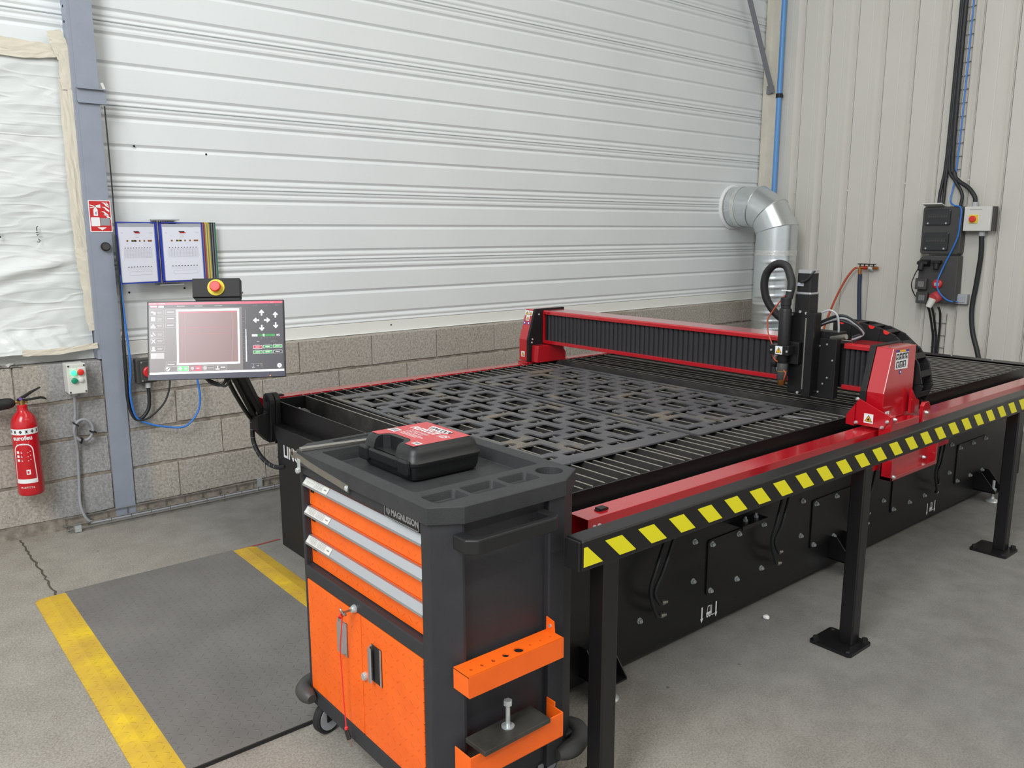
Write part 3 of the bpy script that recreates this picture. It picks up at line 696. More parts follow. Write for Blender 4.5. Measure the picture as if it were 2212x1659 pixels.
def build_mat():
    t = thing('floor_mat', 'dark grey anti-fatigue mat with yellow side strips on the concrete floor', 'mat', (1.0, -1.6, 0))
    m = MB(); m.prism([(.63, .001), (1.355, .001), (1.355, .013), (.63, .013)], 'y', -2.392, -.858); part('pad', m, 'tread_mat', t)
    def edge(xi, xo):
        m = MB(); s = 1 if xo > xi else -1
        P = [(xi, .0005), (xo, .0005), (xo, .003), (xi+s*.062, .0132), (xi, .0132)]
        nr = 8
        m.prism(P, 'y', -2.392, -.875)
        Q = [(xi, -.875), (xo-s*.003, -.875), (xo-s*.012, -.862), (xo-s*.035, -.853), (xi, -.853)]
        m.prism(Q, 'z', .0005, .006)
        part('edge_strip', m, 'tread_yellow', t)
    edge(.63, .515); edge(1.355, 1.472)
    m = MB(); m.box(.63, 1.355, -2.396, -2.392, .0005, .012); part('front_edge', m, 'rubber', t)
    m = MB()
    rr = random.Random(2); m.lathe([(.004, 0), (.012, .003), (.013, .009), (.006, .014)], (2.729, -2.895, 0), n=9)
    m.v = [v+Vector((rr.uniform(-.002, .002), rr.uniform(-.002, .002), 0)) for v in m.v]
    solo('pebble', m, 'white', 'small whitish stone lying on the floor in front of the machine', 'stone')
build_mat()

# ================================================================== CUTTING TABLE
def build_table():
    t = thing('cutting_table', 'long black and red plasma cutting table with a bed of upright slats', 'machine', (3.65, -1.78, 0))
    X0, X1, Y0, Y1 = 1.646, 5.64, -2.79, -.77
    # tank walls
    m = MB(); m.box(X0, X1, Y0-.003, Y0+.003, .60, .70); part('bed_side', m, 'black', t)
    m = MB(); m.box(X0, X1, Y1-.003, Y1+.003, .60, .70); part('bed_side', m, 'black', t)
    m = MB(); m.box(X0-.003, X0+.003, Y0, Y1, .552, .70); part('end_panel', m, 'black', t, bevel=.001)
    m = MB(); m.box(X1-.003, X1+.003, Y0, Y1, .552, .70); part('end_panel', m, 'black', t)
    m = MB(); m.box(X1-.003, X1+.10, Y0+.01, Y1-.01, .694, .702); part('end_cover', m, 'black', t)
    for y in (-2.75, -2.55, -2.3, -2.05, -1.8, -1.3):
        m = MB(); m.lathe([(.006, 0), (.006, .003), (.003, .004)], (X1+.06, y, .702), n=8); part('cover_screw', m, 'zinc', t)
    m = MB(); m.box(X0, X1, Y0, Y1, .40, .41); part('tank_floor', m, 'blackm', t)
    # lower cabinet skin
    m = MB(); m.box(1.70, 5.60, -2.805, -2.795, .03, .60); fp = part('side_panel', m, 'black', t)
    m = MB(); m.box(1.70, 5.60, -.765, -.755, .03, .60); part('side_panel', m, 'black', t)
    m = MB(); m.box(5.595, 5.605, -2.79, -.77, .03, .60); part('rear_panel', m, 'black', t)
    # front end cabinet under the screen
    m = MB(); m.prism([(-.915, .0), (-.915, .525), (-.86, .60), (-2.795, .60), (-2.795, .0)], 'x', 1.585, 1.71)
    c = part('end_cabinet', m, 'black', t, bevel=.004)
    m = MB(); m.prism([(-.90, .56), (-.78, .60), (-.78, .553), (-.86, .50)], 'x', 1.60, 1.64); part('gusset', m, 'black', t)
    m = MB(); fn = frame_fn((1.5838, -.985, .465), (0, -1, 0), (0, 0, 1)); m.text('LINCOLN', .082, fn, bold=.002, xs=.92)
    part('lettering', m, 'white', c, recalc=False)
    # slats
    s = MB(); s.box(-.0015, .0015, -2.775, -.735, .565, .698); s.cur = 1; s.box(-.0016, .0016, -2.775, -.735, .698, .700)
    me = to_mesh(s, 'slat', ['slat', 'slatedge'], Vector((0, t.location.y, 0)))
    x = 1.805; i = 0
    rr = random.Random(11)
    while x < 5.62:
        if not (3.462 < x < 3.53):
            o = inst('slat', me, t, (x+rr.uniform(-.004, .004), t.location.y, t.location.z+rr.uniform(-.004, .0)))
            o.rotation_euler = (0, rr.uniform(-.012, .012), rr.uniform(-.0015, .0015))
        x += .0571; i += 1
    m = MB(); m.box(3.535, 3.541, -2.775, -.74, .52, .712); part('zone_divider', m, 'slat', t)
    # slat racks
    for y in (-2.77, -.745):
        m = MB(); m.box(X0+.01, X1-.01, y-.006, y+.006, .52, .60); part('slat_rack', m, 'slat', t)
    for k, (x, y) in enumerate(((1.70, -.83), (1.735, -.90))):
        m = MB(); m.prism([(-.05+y, .56), (-.05+y, .63), (-.035+y, .655), (.03+y, .66), (.05+y, .645), (.055+y, .56)], 'x', x-.045, x-.005+.03); part('vent_cover', m, 'boardgrey', t, bevel=.008)
        m = MB(); m.lathe([(.007, 0), (.006, .006)], (x-.01, y+.02, .66), n=6); part('vent_bolt', m, 'zinc', t)
    # red rails: folded covers open at the end
    for y0, y1 in ((-3.0, -2.92), (-.732, -.655)):
        m = MB(); th = .003
        P = [(y0, .575), (y0, .70), (y1, .70), (y1, .60), (y1-th, .60), (y1-th, .70-th), (y0+th, .70-th), (y0+th, .575)]
        m.prism(P, 'x', 1.612, 5.66); part('rail_cover', m, 'red', t, bevel=.0012, label='red folded rail cover')
        m = MB(); m.box(1.69, 5.6, y0+.01, y1-.012, .585, .68); part('rail_beam', m, 'blackm', t)
        m = MB(); m.box(1.692, 1.722, (y0+y1)/2-.012, (y0+y1)/2+.012, .70, .708); m.box(1.685, 1.729, (y0+y1)/2-.008, (y0+y1)/2+.008, .70, .704); part('latch', m, 'blackp', t)
    for x in (1.637, 1.658):
        m = MB(); m.lathe([(.008, 0), (.0075, .003), (.003, .006)], (x, -3.0, .672), (0, -1, 0), 14); part('rail_screw', m, 'zinc', t, smooth=True)
    m = MB(); m.box(1.62, 5.64, -2.92, -2.80, .615, .622); part('guide_ledge', m, 'blackm', t)
    m = MB(); m.box(1.63, 5.6, -2.852, -2.826, .622, .642); part('linear_guide', m, 'steel', t)
    m = MB(); m.box(1.62, 5.64, -.77, -.70, .60, .61); part('guide_ledge', m, 'blackm', t)
    # removable hatches, bolts, hoses, stickers on the long side
    bm_ = bolt_mesh('panel_bolt', .0085, .011)
    for k in range(4):
        xb = 2.445+.7305*k
        m = MB()
        m.prism(rrect(xb, xb+.375, .150, .372, .012), 'y', -2.811, -2.805); h = part('hatch', m, 'black', t, bevel=.001)
        for dx in (.02, .188, .355):
            for z in (.355, .168): inst('hatch_bolt', bm_, h, (xb+dx, -2.811, z)).location -= Vector((0, 0, 0))
        for z in (.388, .232): inst('panel_bolt', bm_, t, (xb-.08, -2.805, z))
        hx = xb-.275
        for z, pts in ((.17, [(hx, .47), (hx-.09, .375), (hx-.115, .30), (hx-.08, .205), (hx-.02, .172)]), (.22, [(hx+.05, .47), (hx-.05, .36), (hx-.09, .295), (hx-.065, .245), (hx-.015, .22)])):
            m = MB(); m.tube([(a, -2.835-(.03 if 0 < j < 4 else 0), b) for j, (a, b) in enumerate(pts)], .0065, 8, 6); o = part('drain_hose', m, 'cable', t, smooth=True)
            m = MB(); a, b = pts[-1]; m.cyl((a-.006, -2.835, b+.002), (a+.012, -2.835, b-.001), .010, n=8); m.cyl((a+.012, -2.835, b-.001), (a+.026, -2.835, b-.003), .0075, n=8); part('hose_fitting', m, 'steel', o)
    inst('panel_bolt', bm_, t, (2.07, -2.805, .168))
    for xb in (2.43, 4.331):
        m = MB(); y = -2.8056
        for dx in (0, .088):
            a = xb+dx; m.poly([(a-.004, y, .106), (a+.004, y, .106), (a+.004, y, .060), (a-.004, y, .060)]); m.poly([(a-.009, y, .060), (a+.009, y, .060), (a, y, .042)])
        a = xb+.044
        m.poly([(a-.016, y, .062), (a+.012, y, .062), (a+.012, y, .076), (a-.016, y, .076)])
        m.poly([(a-.013, y, .076), (a-.010, y, .076), (a-.006, y, .10), (a-.009, y, .10)]); m.poly([(a+.006, y, .076), (a+.009, y, .076), (a+.009, y, .10), (a+.006, y, .10)]); m.poly([(a-.009, y, .098), (a+.009, y, .098), (a+.009, y, .102), (a-.009, y, .102)])
        m.poly([(a+.014, y, .056), (a+.017, y, .056), (a+.017, y, .10), (a+.014, y, .10)]); m.poly([(a+.014, y, .056), (a+.030, y, .056), (a+.030, y, .060), (a+.014, y, .060)])
        m.fan((a-.009, y, .060), .006, (1, 0, 0), (0, 0, 1), 12); m.fan((a+.006, y, .060), .006, (1, 0, 0), (0, 0, 1), 12)
        part('forklift_sticker', m, 'white', t, recalc=False)
    # small angle bracket with bolts
    m = MB(); m.box(2.58, 2.75, -2.86, -2.805, .405, .411); m.prism([(2.58, -2.86), (2.75, -2.86), (2.75, -2.866), (2.58, -2.866)], 'z', .395, .411); b = part('angle_bracket', m, 'black', t)
    for x in (2.64, 2.71):
        m = MB(); m.cyl((x, -2.835, .385), (x, -2.835, .43), .005, n=8); m.cyl((x, -2.835, .411), (x, -2.835, .42), .010, n=6); part('bracket_bolt', m, 'zinc', b)
    # levelling feet
    for x in (1.83, 3.40, 4.97):
        for y0, s in ((-2.805, -1), (-.755, 1)):
            m = MB(); P = [(0, .17), (.035, .17), (.115, .075), (.115, .065), (0, .065)]
            for dx in (-.055, .05): m.prism([(y0+s*a, b) for a, b in P], 'x', x+dx-.0, x+dx+.005)
            m.box(x-.055, x+.055, min(y0, y0+s*.115), max(y0, y0+s*.115), .062, .068); b = part('foot_bracket', m, 'black', t)
            m = MB(); fy = y0+s*.085; m.cyl((x, fy, .012), (x, fy, .125), .008, n=10); m.cyl((x, fy, .068), (x, fy, .080), .016, n=6); m.lathe([(.034, 0), (.036, .005), (.030, .012), (.012, .020), (.010, .03)], (x, fy, 0), n=24); part('levelling_foot', m, 'zinc', b, smooth=True)
build_table()

# ---- two nested steel sheets with cut lattice pattern
def build_sheets():
    def sheet(x0, y1, w, l, rot, label):
        px, py = .2335, .2395; nx, ny = 3, 6
        bx, by = (w-(nx-1)*px)/2, (l-(ny-1)*py)/2
        cxs = [bx+i*px for i in range(nx)]; cys = [by+j*py for j in range(ny)]
        hx_, hy_ = .061, .0645; sw = .0175; arm = .097
        ex = [0, w]; ey = [0, l]
        kx = [c-px/2 for c in cxs]+[cxs[-1]+px/2]; ky = [c-py/2 for c in cys]+[cys[-1]+py/2]
        for c in cxs: ex += [c-hx_, c+hx_]
        for c in kx: ex += [c-sw, c+sw, c-arm, c+arm]
        for c in cys: ey += [c-hy_, c+hy_]
        for c in ky: ey += [c-sw, c+sw, c-arm, c+arm]
        ex = sorted({round(e, 5) for e in ex if 0 <= e <= w}); ey = sorted({round(e, 5) for e in ey if 0 <= e <= l})
        lox, hix, loy, hiy = kx[0]-sw, kx[-1]+sw, ky[0]-sw, ky[-1]+sw
        def solid(x, y):
            if any(abs(x-c) < hx_ for c in cxs) and any(abs(y-c) < hy_ for c in cys): return False
            for a in kx:
                for b in ky:
                    if ((abs(x-a) < sw and abs(y-b) < arm) or (abs(y-b) < sw and abs(x-a) < arm)) and lox < x < hix and loy < y < hiy: return False
            return True
        S = [[solid((ex[i]+ex[i+1])/2, (ey[j]+ey[j+1])/2) for j in range(len(ey)-1)] for i in range(len(ex)-1)]
        m = MB(); th = .006; vid = {}
        def V(i, j, k):
            key = (i, j, k)
            if key not in vid:
                vid[key] = len(m.v); m.v.append(Vector((ex[i], -ey[j], th if k else 0)))
            return vid[key]
        def F(*q): m.f.append(q); m.mi.append(0)
        I, J = len(ex)-1, len(ey)-1
        for i in range(I):
            for j in range(J):
                if not S[i][j]: continue
                F(V(i, j, 1), V(i, j+1, 1), V(i+1, j+1, 1), V(i+1, j, 1)); F(V(i, j, 0), V(i+1, j, 0), V(i+1, j+1, 0), V(i, j+1, 0))
                if i == 0 or not S[i-1][j]: F(V(i, j, 0), V(i, j+1, 0), V(i, j+1, 1), V(i, j, 1))
                if i == I-1 or not S[i+1][j]: F(V(i+1, j, 0), V(i+1, j, 1), V(i+1, j+1, 1), V(i+1, j+1, 0))
                if j == 0 or not S[i][j-1]: F(V(i, j, 0), V(i, j, 1), V(i+1, j, 1), V(i+1, j, 0))
                if j == J-1 or not S[i][j+1]: F(V(i, j+1, 0), V(i+1, j+1, 0), V(i+1, j+1, 1), V(i, j+1, 1))
        # round off the inner corners of the vertical edges
        me = to_mesh(m, 'steel_sheet', 'sheet')
        b = bmesh.new(); b.from_mesh(me)
        bmesh.ops.dissolve_limit(b, angle_limit=.01, verts=b.verts, edges=b.edges)
        ed = [e for e in b.edges if abs(e.verts[0].co.z-e.verts[1].co.z) > .004 and len(e.link_faces) == 2 and e.calc_face_angle(0) > .5 and .02 < e.verts[0].co.x < w-.02 and -l+.02 < e.verts[0].co.y < -.02]
        try: bmesh.ops.bevel(b, geom=ed, offset=.010, segments=3, affect='EDGES', profile=.5)
        except Exception as ex_: print(ex_)
        b.to_mesh(me); b.free()
        o = bpy.data.objects.new('steel_sheet', me); COL.objects.link(o); o.location = (x0, y1, .7005); o.rotation_euler = (0, 0, rot)
        o['label'] = label; o['category'] = 'steel sheet'; o['group'] = 'lattice-cut steel sheets on the slats'
    sheet(1.872, -.925, .775, 1.625, -.012, 'lattice-cut dark steel sheet on the slats, the one nearer the monitor')
    sheet(2.668, -.985, .768, 1.60, -.006, 'lattice-cut dark steel sheet on the slats, the one under the gantry side')
    m = MB(); m.obox((3.26, -2.66, .7015), (.35, -1, 0), (1, .35, 0), (0, 0, 1), .06, .010, .001); solo('offcut_strip', m, 'alu', 'thin bright metal offcut lying on the slats beside the cut sheet', 'offcut')
build_sheets()

# ================================================================== GANTRY
def build_gantry():
    t = thing('cutting_gantry', 'red gantry bridge with black bellows spanning the slat bed', 'gantry', (3.5, -1.85, .70))
    # bridge beam
    m = MB(); m.box(3.49, 3.595, -2.90, -.74, .825, 1.02); b = part('beam', m, 'blackm', t)
    m = MB(); m.prism([(3.452, 1.005), (3.452, 1.022), (3.458, 1.029), (3.615, 1.029), (3.615, 1.022), (3.458, 1.005)], 'y', -2.505, -.742); part('top_flange', m, 'red', b, bevel=.001)
    m = MB(); m.prism([(3.452, 1.005), (3.452, 1.022), (3.458, 1.029), (3.615, 1.029), (3.615, 1.022), (3.458, 1.005)], 'y', -2.895, -2.75); part('top_flange', m, 'red', b, bevel=.001)
    m = MB(); m.box(3.452, 3.60, -2.505, -.742, .822, .842); part('bottom_flange', m, 'red', b, bevel=.001)
    m = MB(); m.box(3.452, 3.60, -2.895, -2.75, .822, .842); part('bottom_flange', m, 'red', b, bevel=.001)
    m = MB(); m.box(3.453, 3.47, -.754, -.742, .842, 1.005); part('end_plate', m, 'red', b)
    def bellows(ya, yb, pitch):
        L = []; y = ya; n = max(2, int(abs(yb-ya)/pitch))
        for i in range(n):
            y0 = ya+(yb-ya)*i/n; y1 = ya+(yb-ya)*(i+1)/n
            L += [(3.484, y0), (3.474, y0+(y1-y0)*.12), (3.468, y0+(y1-y0)*.35), (3.468, y0+(y1-y0)*.65), (3.474, y0+(y1-y0)*.88)]
        L.append((3.484, yb)); m = MB(); m.strip(L, 'z', .840, 1.007); part('bellows', m, 'bellow', b, recalc=False)
    bellows(-.757, -2.51, .0335); bellows(-2.745, -2.89, .022)
    m = MB(); m.box(3.462, 3.49, -.775, -.757, .842, 1.005); part('bellows_clamp', m, 'blackm', b)
    # legs
    prof = [(3.34, .715), (3.34, .85), (3.398, 1.036), (3.60, 1.036), (3.60, .715)]
    profb = [(3.336, .712), (3.336, .85), (3.394, 1.040), (3.64, 1.040), (3.64, .74), (3.60, .712)]
    m = MB(); m.prism(prof, 'y', -.72, -.645); a = part('leg', m, 'red', t, bevel=.003)
    m = MB(); m.prism(profb, 'y', -.738, -.7205); part('side_plate', m, 'blackm', t, bevel=.002)
    fn = frame_fn((3.368, -.6825, .95), (0, -1, 0), (.058, 0, .186)); up = Vector((.058, 0, .186)).normalized(); ax = (0, -1, 0)
    o = Vector((3.398, -.6825, 1.036)); n = Vector(ax).cross(up).normalized()
    for dy, dz in ((-.018, .026), (.018, .026), (0, .058)): warn_sticker(a, o-up*dz+Vector((0, dy, 0))+n*.001, ax, up, .032)
    m = MB(); m.fan(o-up*.090+Vector((0, .02, 0))+n*.001, .011, ax, up, 16); m.fan(o-up*.090+Vector((0, -.018, 0))+n*.001, .011, ax, up, 16)
    m.cur = 1; m.fan(o-up*.090+Vector((0, .02, 0))+n*.0016, .006, ax, up, 10); m.fan(o-up*.090+Vector((0, -.018, 0))+n*.0016, .006, ax, up, 10)
    part('round_sticker', m, ['blueink', 'white'], a, recalc=False)
    warn_sticker(a, (3.3392, -.6825, .757), (0, -1, 0), (0, 0, 1), .034)
    m = MB(); m.prism([(3.36, .71), (3.36, .735), (3.365, .815), (3.56, .82), (3.60, .76), (3.60, .71)], 'y', -.80, -.74); part('skirt', m, 'red', t, bevel=.003)
    m = MB(); m.box(3.33, 3.62, -.735, -.645, .7025, .712); part('carriage_plate', m, 'red', t)
    for x, z in ((3.352, .832), (3.357, .852), (3.41, 1.005)):
        m = MB(); m.lathe([(.006, 0), (.006, .004), (.003, .006)], (x+.012, -.738, z), (0, -1, 0), 10); part('leg_bolt', m, 'zinc', t)
    m = MB(); m.prism(prof, 'y', -3.0, -2.925); a = part('leg', m, 'red', t, bevel=.003)
    m = MB(); m.prism(profb, 'y', -2.9245, -2.898); part('side_plate', m, 'blackm', t, bevel=.002)
    # safety sticker on the outer face
    m = MB(); yy = -3.0008; m.poly([(3.415, yy, .945), (3.53, yy, .94), (3.533, yy, 1.012), (3.418, yy, 1.016)])
    m.cur = 1
    for i in range(4): m.poly([(3.421+.028*i, yy-.0004, .984), (3.445+.028*i, yy-.0004, .984), (3.446+.028*i, yy-.0004, 1.010), (3.422+.028*i, yy-.0004, 1.010)])
    for i in range(3): m.poly([(3.425+.030*i, yy-.0004, .949), (3.451+.030*i, yy-.0004, .949), (3.452+.030*i, yy-.0004, .977), (3.426+.030*i, yy-.0004, .977)])
    m.cur = 0
    for i in range(4): m.fan((3.433+.028*i, yy-.0008, .999), .006, (1, 0, 0), (0, 0, 1), 8); m.poly([(3.428+.028*i, yy-.0008, .986), (3.438+.028*i, yy-.0008, .986), (3.442+.028*i, yy-.0008, .995)])
    for i in range(3): m.fan((3.438+.030*i, yy-.0008, .966), .007, (1, 0, 0), (0, 0, 1), 8); m.poly([(3.431+.030*i, yy-.0008, .952), (3.445+.030*i, yy-.0008, .952), (3.438+.03*i, yy-.0008, .964)])
    m.cur = 2; m.poly([(3.418, yy, 1.018), (3.534, yy, 1.014), (3.534, yy, 1.022), (3.418, yy, 1.026)]); m.fan((3.468, yy, .930), .010, (1, 0, 0), (0, 0, 1), 14)
    m.cur = 3; m.poly([(3.448, yy-.0003, 1.017), (3.503, yy-.0003, 1.015), (3.503, yy-.0003, 1.023), (3.448, yy-.0003, 1.025)])
    m.cur = 0; m.fan((3.468, yy-.0004, .930), .005, (1, 0, 0), (0, 0, 1), 10)
    part('safety_sticker', m, ['white', 'ink', 'blueink', 'warn'], a, recalc=False)
    # foot skirts of the outer leg
    m = MB(); m.prism([(-2.908, .828), (-2.908, .712), (-3.03, .712), (-3.06, .765), (-3.05, .77)], 'x', 3.296, 3.301); s = part('front_skirt', m, 'red', t, bevel=.001)
    m = MB(); m.prism([(-2.868, .746), (-2.868, .708), (-2.905, .705), (-2.905, .80)], 'x', 3.292, 3.297); part('inner_skirt', m, 'red', t)
    m = MB(); m.box(3.30, 3.60, -2.91, -2.903, .706, .80); part('inner_skirt', m, 'red', t)
    warn_sticker(s, (3.2955, -2.965, .746), (0, -1, 0), (0, 0, 1), .040, mark=False)
    m = MB(); m.box(3.301, 3.335, -3.062, -3.008, .60, .770); part('corner_bracket', m, 'red', t, bevel=.003)
    m = MB(); m.box(3.335, 3.56, -3.058, -3.008, .52, .735); part('drive_cover', m, 'red', t, bevel=.003)
    m = MB(); m.box(3.335, 3.40, -3.008, -3.001, .735, .79); k = part('sticker_plate', m, 'red', t)
    warn_sticker(k, (3.362, -3.009, .757), (1, 0, 0), (0, 0, 1), .036)
    m = MB(); m.prism([(3.58, .60), (3.58, .775), (3.595, .79), (3.63, .79), (3.65, .765), (3.66, .60)], 'y', -3.062, -3.045); part('rear_bracket', m, 'red', t, bevel=.002)
    m = MB(); m.prism([(3.55, .74), (3.55, .85), (3.60, .80), (3.63, .79), (3.63, .74)], 'y', -3.02, -3.01); part('rear_skirt', m, 'red', t)
    m = MB(); m.box(3.24, 3.66, -3.105, -3.058, .515, .53); m.box(3.24, 3.66, -3.065, -3.058, .515, .66); m.box(3.24, 3.252, -3.105, -3.058, .515, .60); part('drive_tray', m, 'red', t, bevel=.001)
    m = MB(); m.box(3.655, 3.668, -3.10, -3.03, .53, .68); part('tray_end', m, 'red', t)
    m = MB(); m.box(3.13, 3.24, -3.05, -3.005, .555, .585); part('scraper_arm', m, 'red', t)
    m = MB(); m.box(3.66, 3.90, -3.05, -3.005, .555, .585); part('scraper_arm', m, 'red', t)
    for p, ax in (((3.255, -3.105, .532), (0, -1, 0)), ((3.61, -3.066, .545), (0, -1, 0)), ((3.605, -3.062, .745), (0, -1, 0)), ((3.61, -3.062, .700), (0, -1, 0)), ((3.318, -3.062, .755), (0, -1, 0)), ((3.296, -3.045, .745), (-1, 0, 0)), ((3.296, -3.025, .718), (-1, 0, 0)), ((3.296, -2.912, .822), (-1, 0, 0)), ((3.296, -2.912, .72), (-1, 0, 0))):
        m = MB(); m.lathe([(.008, 0), (.008, .004), (.004, .012)], p, ax, 10); part('skirt_bolt', m, 'zinc', t, smooth=True)
    # torch carriage
    c = MB(); c.box(3.415, 3.452, -2.735, -2.505, .775, 1.045); c.box(3.43, 3.50, -2.735, -2.505, 1.045, 1.075)
    c = part('carriage', c, 'blackm', t, bevel=.002)
    for y, z in ((-2.60, 1.02), (-2.625, 1.0), (-2.655, 1.01), (-2.69, 1.02), (-2.615, .86), (-2.70, .87), (-2.66, .80), (-2.61, .80), (-2.72, .95), (-2.68, .84), (-2.63, .92)):
        m = MB(); m.lathe([(.0045, 0), (.0045, .002)], (3.415, y, z), (-1, 0, 0), 8); part('carriage_screw', m, 'zinc', c)
    m = MB(); m.box(3.33, 3.415, -2.655, -2.555, .80, 1.16); part('lift_body', m, 'black', c, bevel=.002)
    m = MB(); m.box(3.318, 3.33, -2.675, -2.635, .79, 1.165); part('lift_rail', m, 'black', c, bevel=.001)
    m = MB(); m.box(3.3165, 3.318, -2.640, -2.634, .82, 1.14); part('guide_rod', m, 'steel', c)
    for y, z in ((-2.56, 1.15), (-2.60, 1.165), (-2.63, 1.16), (-2.595, .99), (-2.60, .935), (-2.61, .80), (-2.645, 1.09)):
        m = MB(); m.lathe([(.006, 0), (.006, .004)], (3.329, y, z), (-1, 0, 0), 10); part('lift_screw', m, 'zinc', c)
    m = MB(); m.box(3.33, 3.40, -2.642, -2.570, 1.155, 1.24); part('motor_mount', m, 'blackm', c, bevel=.002)
    m = MB(); m.box(3.328, 3.402, -2.644, -2.568, 1.240, 1.252); part('motor_flange', m, 'alu', c, bevel=.004)
    m = MB(); m.prism(rrect(3.332, 3.398, -2.642, -2.570, .012), 'z', 1.252, 1.335); mo = part('stepper_motor', m, 'blackm', c)
    m = MB(); m.prism(rrect(3.331, 3.399, -2.643, -2.569, .012), 'z', 1.335, 1.349); part('motor_cap', m, 'alu', mo)
    m = MB(); m.box(3.3312, 3.3317, -2.606, -2.576, 1.278, 1.293); part('motor_label', m, 'greyfilm', mo)
    # torch in its clamp
    tx, ty = 3.285, -2.553
    m = MB(); m.box(3.250, 3.33, -2.60, -2.505, .972, 1.016); m.box(3.300, 3.345, -2.62, -2.54, .93, 1.03); k = part('torch_clamp', m, 'black', c, bevel=.003)
    warn_sticker(k, (3.2495, -2.553, .994), (0, -1, 0), (0, 0, 1), .036)
    for y in (-2.515, -2.593):
        m = MB(); m.lathe([(.005, 0), (.005, .003)], (3.250, y, .992), (-1, 0, 0), 8); part('clamp_screw', m, 'zinc', k)
    m = MB(); m.lathe([(.010, 1.195), (.020, 1.20), (.023, 1.205), (.0235, 1.225), (.023, 1.225)], (tx, ty, 0), n=24)
    m = MB(); m.lathe([(.020, .92), (.0225, .925), (.0225, .972), (.0265, 1.0), (.0275, 1.17), (.0255, 1.178), (.021, 1.18), (.021, 1.192), (.0235, 1.194), (.0235, 1.225), (.02, 1.228)], (tx, ty, 0), n=24)
    tc = part('torch', m, 'blackp', c, smooth=True)
    m = MB(); m.lathe([(.020, .858), (.0225, .862), (.0235, .93), (.0225, .932)], (tx, ty, 0), n=24); part('shield_cup', m, 'boardgrey', tc, smooth=True)
    m = MB(); m.lathe([(.0228, .893), (.0240, .894), (.0240, .897), (.0228, .898)], (tx, ty, 0), n=24); part('brass_ring', m, 'brass', tc, smooth=True)
    m = MB(); m.lathe([(.006, .828), (.012, .830), (.016, .838), (.0175, .850), (.0185, .860)], (tx, ty, 0), n=24); part('nozzle', m, 'copper', tc, smooth=True)
    m = MB(); m.lathe([(.014, 0), (.018, .006), (.018, .030), (.014, .036)], (3.30, -2.51, .945), (0, .35, -1), 16); sn = part('crash_sensor', m, 'blackm', c, smooth=True)
    m = MB(); m.cyl((3.30, -2.508, .962), (3.30, -2.505, .945), .009, n=10); part('sensor_nut', m, 'zinc', sn)
    m = MB(); m.cyl((3.30, -2.522, .908), (3.30, -2.525, .895), .009, n=10); part('sensor_nut', m, 'zinc', sn)
    # leads
    m = MB(); m.tube([(3.30, -2.555, 1.222), (3.31, -2.56, 1.28), (3.325, -2.54, 1.325), (3.335, -2.51, 1.365), (3.335, -2.46, 1.370), (3.34, -2.412, 1.33), (3.345, -2.398, 1.265), (3.36, -2.415, 1.19), (3.39, -2.47, 1.12), (3.44, -2.56, 1.075)], .018, 12, 8)
    part('torch_lead', m, 'rubber', c, smooth=True)
    m = MB(); m.lathe([(.0195, 0), (.0195, .005)], (3.305, -2.557, 1.255), (0, 0, 1), 16); m.box(3.282, 3.288, -2.557, -2.528, 1.256, 1.260); part('cable_tie', m, 'white', c)
    m = MB(); m.tube([(3.283, -2.545, 1.235), (3.285, -2.52, 1.205), (3.285, -2.49, 1.165), (3.285, -2.465, 1.12), (3.285, -2.472, 1.06), (3.285, -2.495, 1.01), (3.28, -2.50, .972), (3.275, -2.52, .945), (3.27, -2.545, .935)], .0033, 8, 6); part('probe_wire', m, 'orangehose', c, smooth=True)
    m = MB(); m.tube([(3.262, -2.575, .905), (3.258, -2.588, .893), (3.26, -2.582, .872), (3.268, -2.576, .860)], .003, 8, 6); part('probe_wire', m, 'orangehose', c, smooth=True)
    m = MB(); m.tube([(3.333, -2.60, 1.30), (3.32, -2.60, 1.295), (3.322, -2.63, 1.31), (3.325, -2.648, 1.335), (3.335, -2.655, 1.345)], .004, 8, 6); part('motor_wire', m, 'cable', c, smooth=True)
    for k, (dy, r_, q) in enumerate(((0, .0055, 'cable'), (.012, .0055, 'cable'), (-.012, .005, 'greycable'), (.006, .004, 'greycable'), (-.006, .006, 'cable'))):
        m = MB(); m.tube([(3.44, -2.60+dy*.6, 1.075+.004*k), (3.45, -2.66, 1.11+.005*k+dy*.5), (3.46, -2.72+dy, 1.125+.006*k), (3.49, -2.775, 1.10+.005*k), (3.52, -2.795+dy*.4, 1.06+.004*k), (3.50, -2.76, 1.03+.005*k)], r_, 8, 6); part('carriage_cable', m, q, c, smooth=True)
    m = MB(); m.tube([(3.41, -2.655, 1.16), (3.42, -2.69, 1.172), (3.43, -2.72, 1.15), (3.44, -2.725, 1.10), (3.45, -2.72, 1.06)], .0045, 8, 6); part('gas_tube', m, 'greyplastic', c, smooth=True)
    m = MB(); m.cyl((3.43, -2.70, 1.045), (3.42, -2.775, 1.062), .012, n=12); part('connector', m, 'steel', c, smooth=True)
    # energy chain behind the bridge
    path = [(-2.60, 1.06), (-2.694, 1.059), (-2.772, 1.049), (-2.85, 1.023), (-2.917, .972), (-2.959, .91), (-2.970, .839), (-2.945, .785), (-2.89, .75)]
    Pc = cat_rom([(0, a, b) for a, b in path], 10); L = [0]
    for i in range(1, len(Pc)): L.append(L[-1]+(Pc[i]-Pc[i-1]).length)
    n = 9
    root = part('energy_chain', MB().box(3.66, 3.74, -2.61, -2.585, 1.03, 1.09), 'blackm', t)
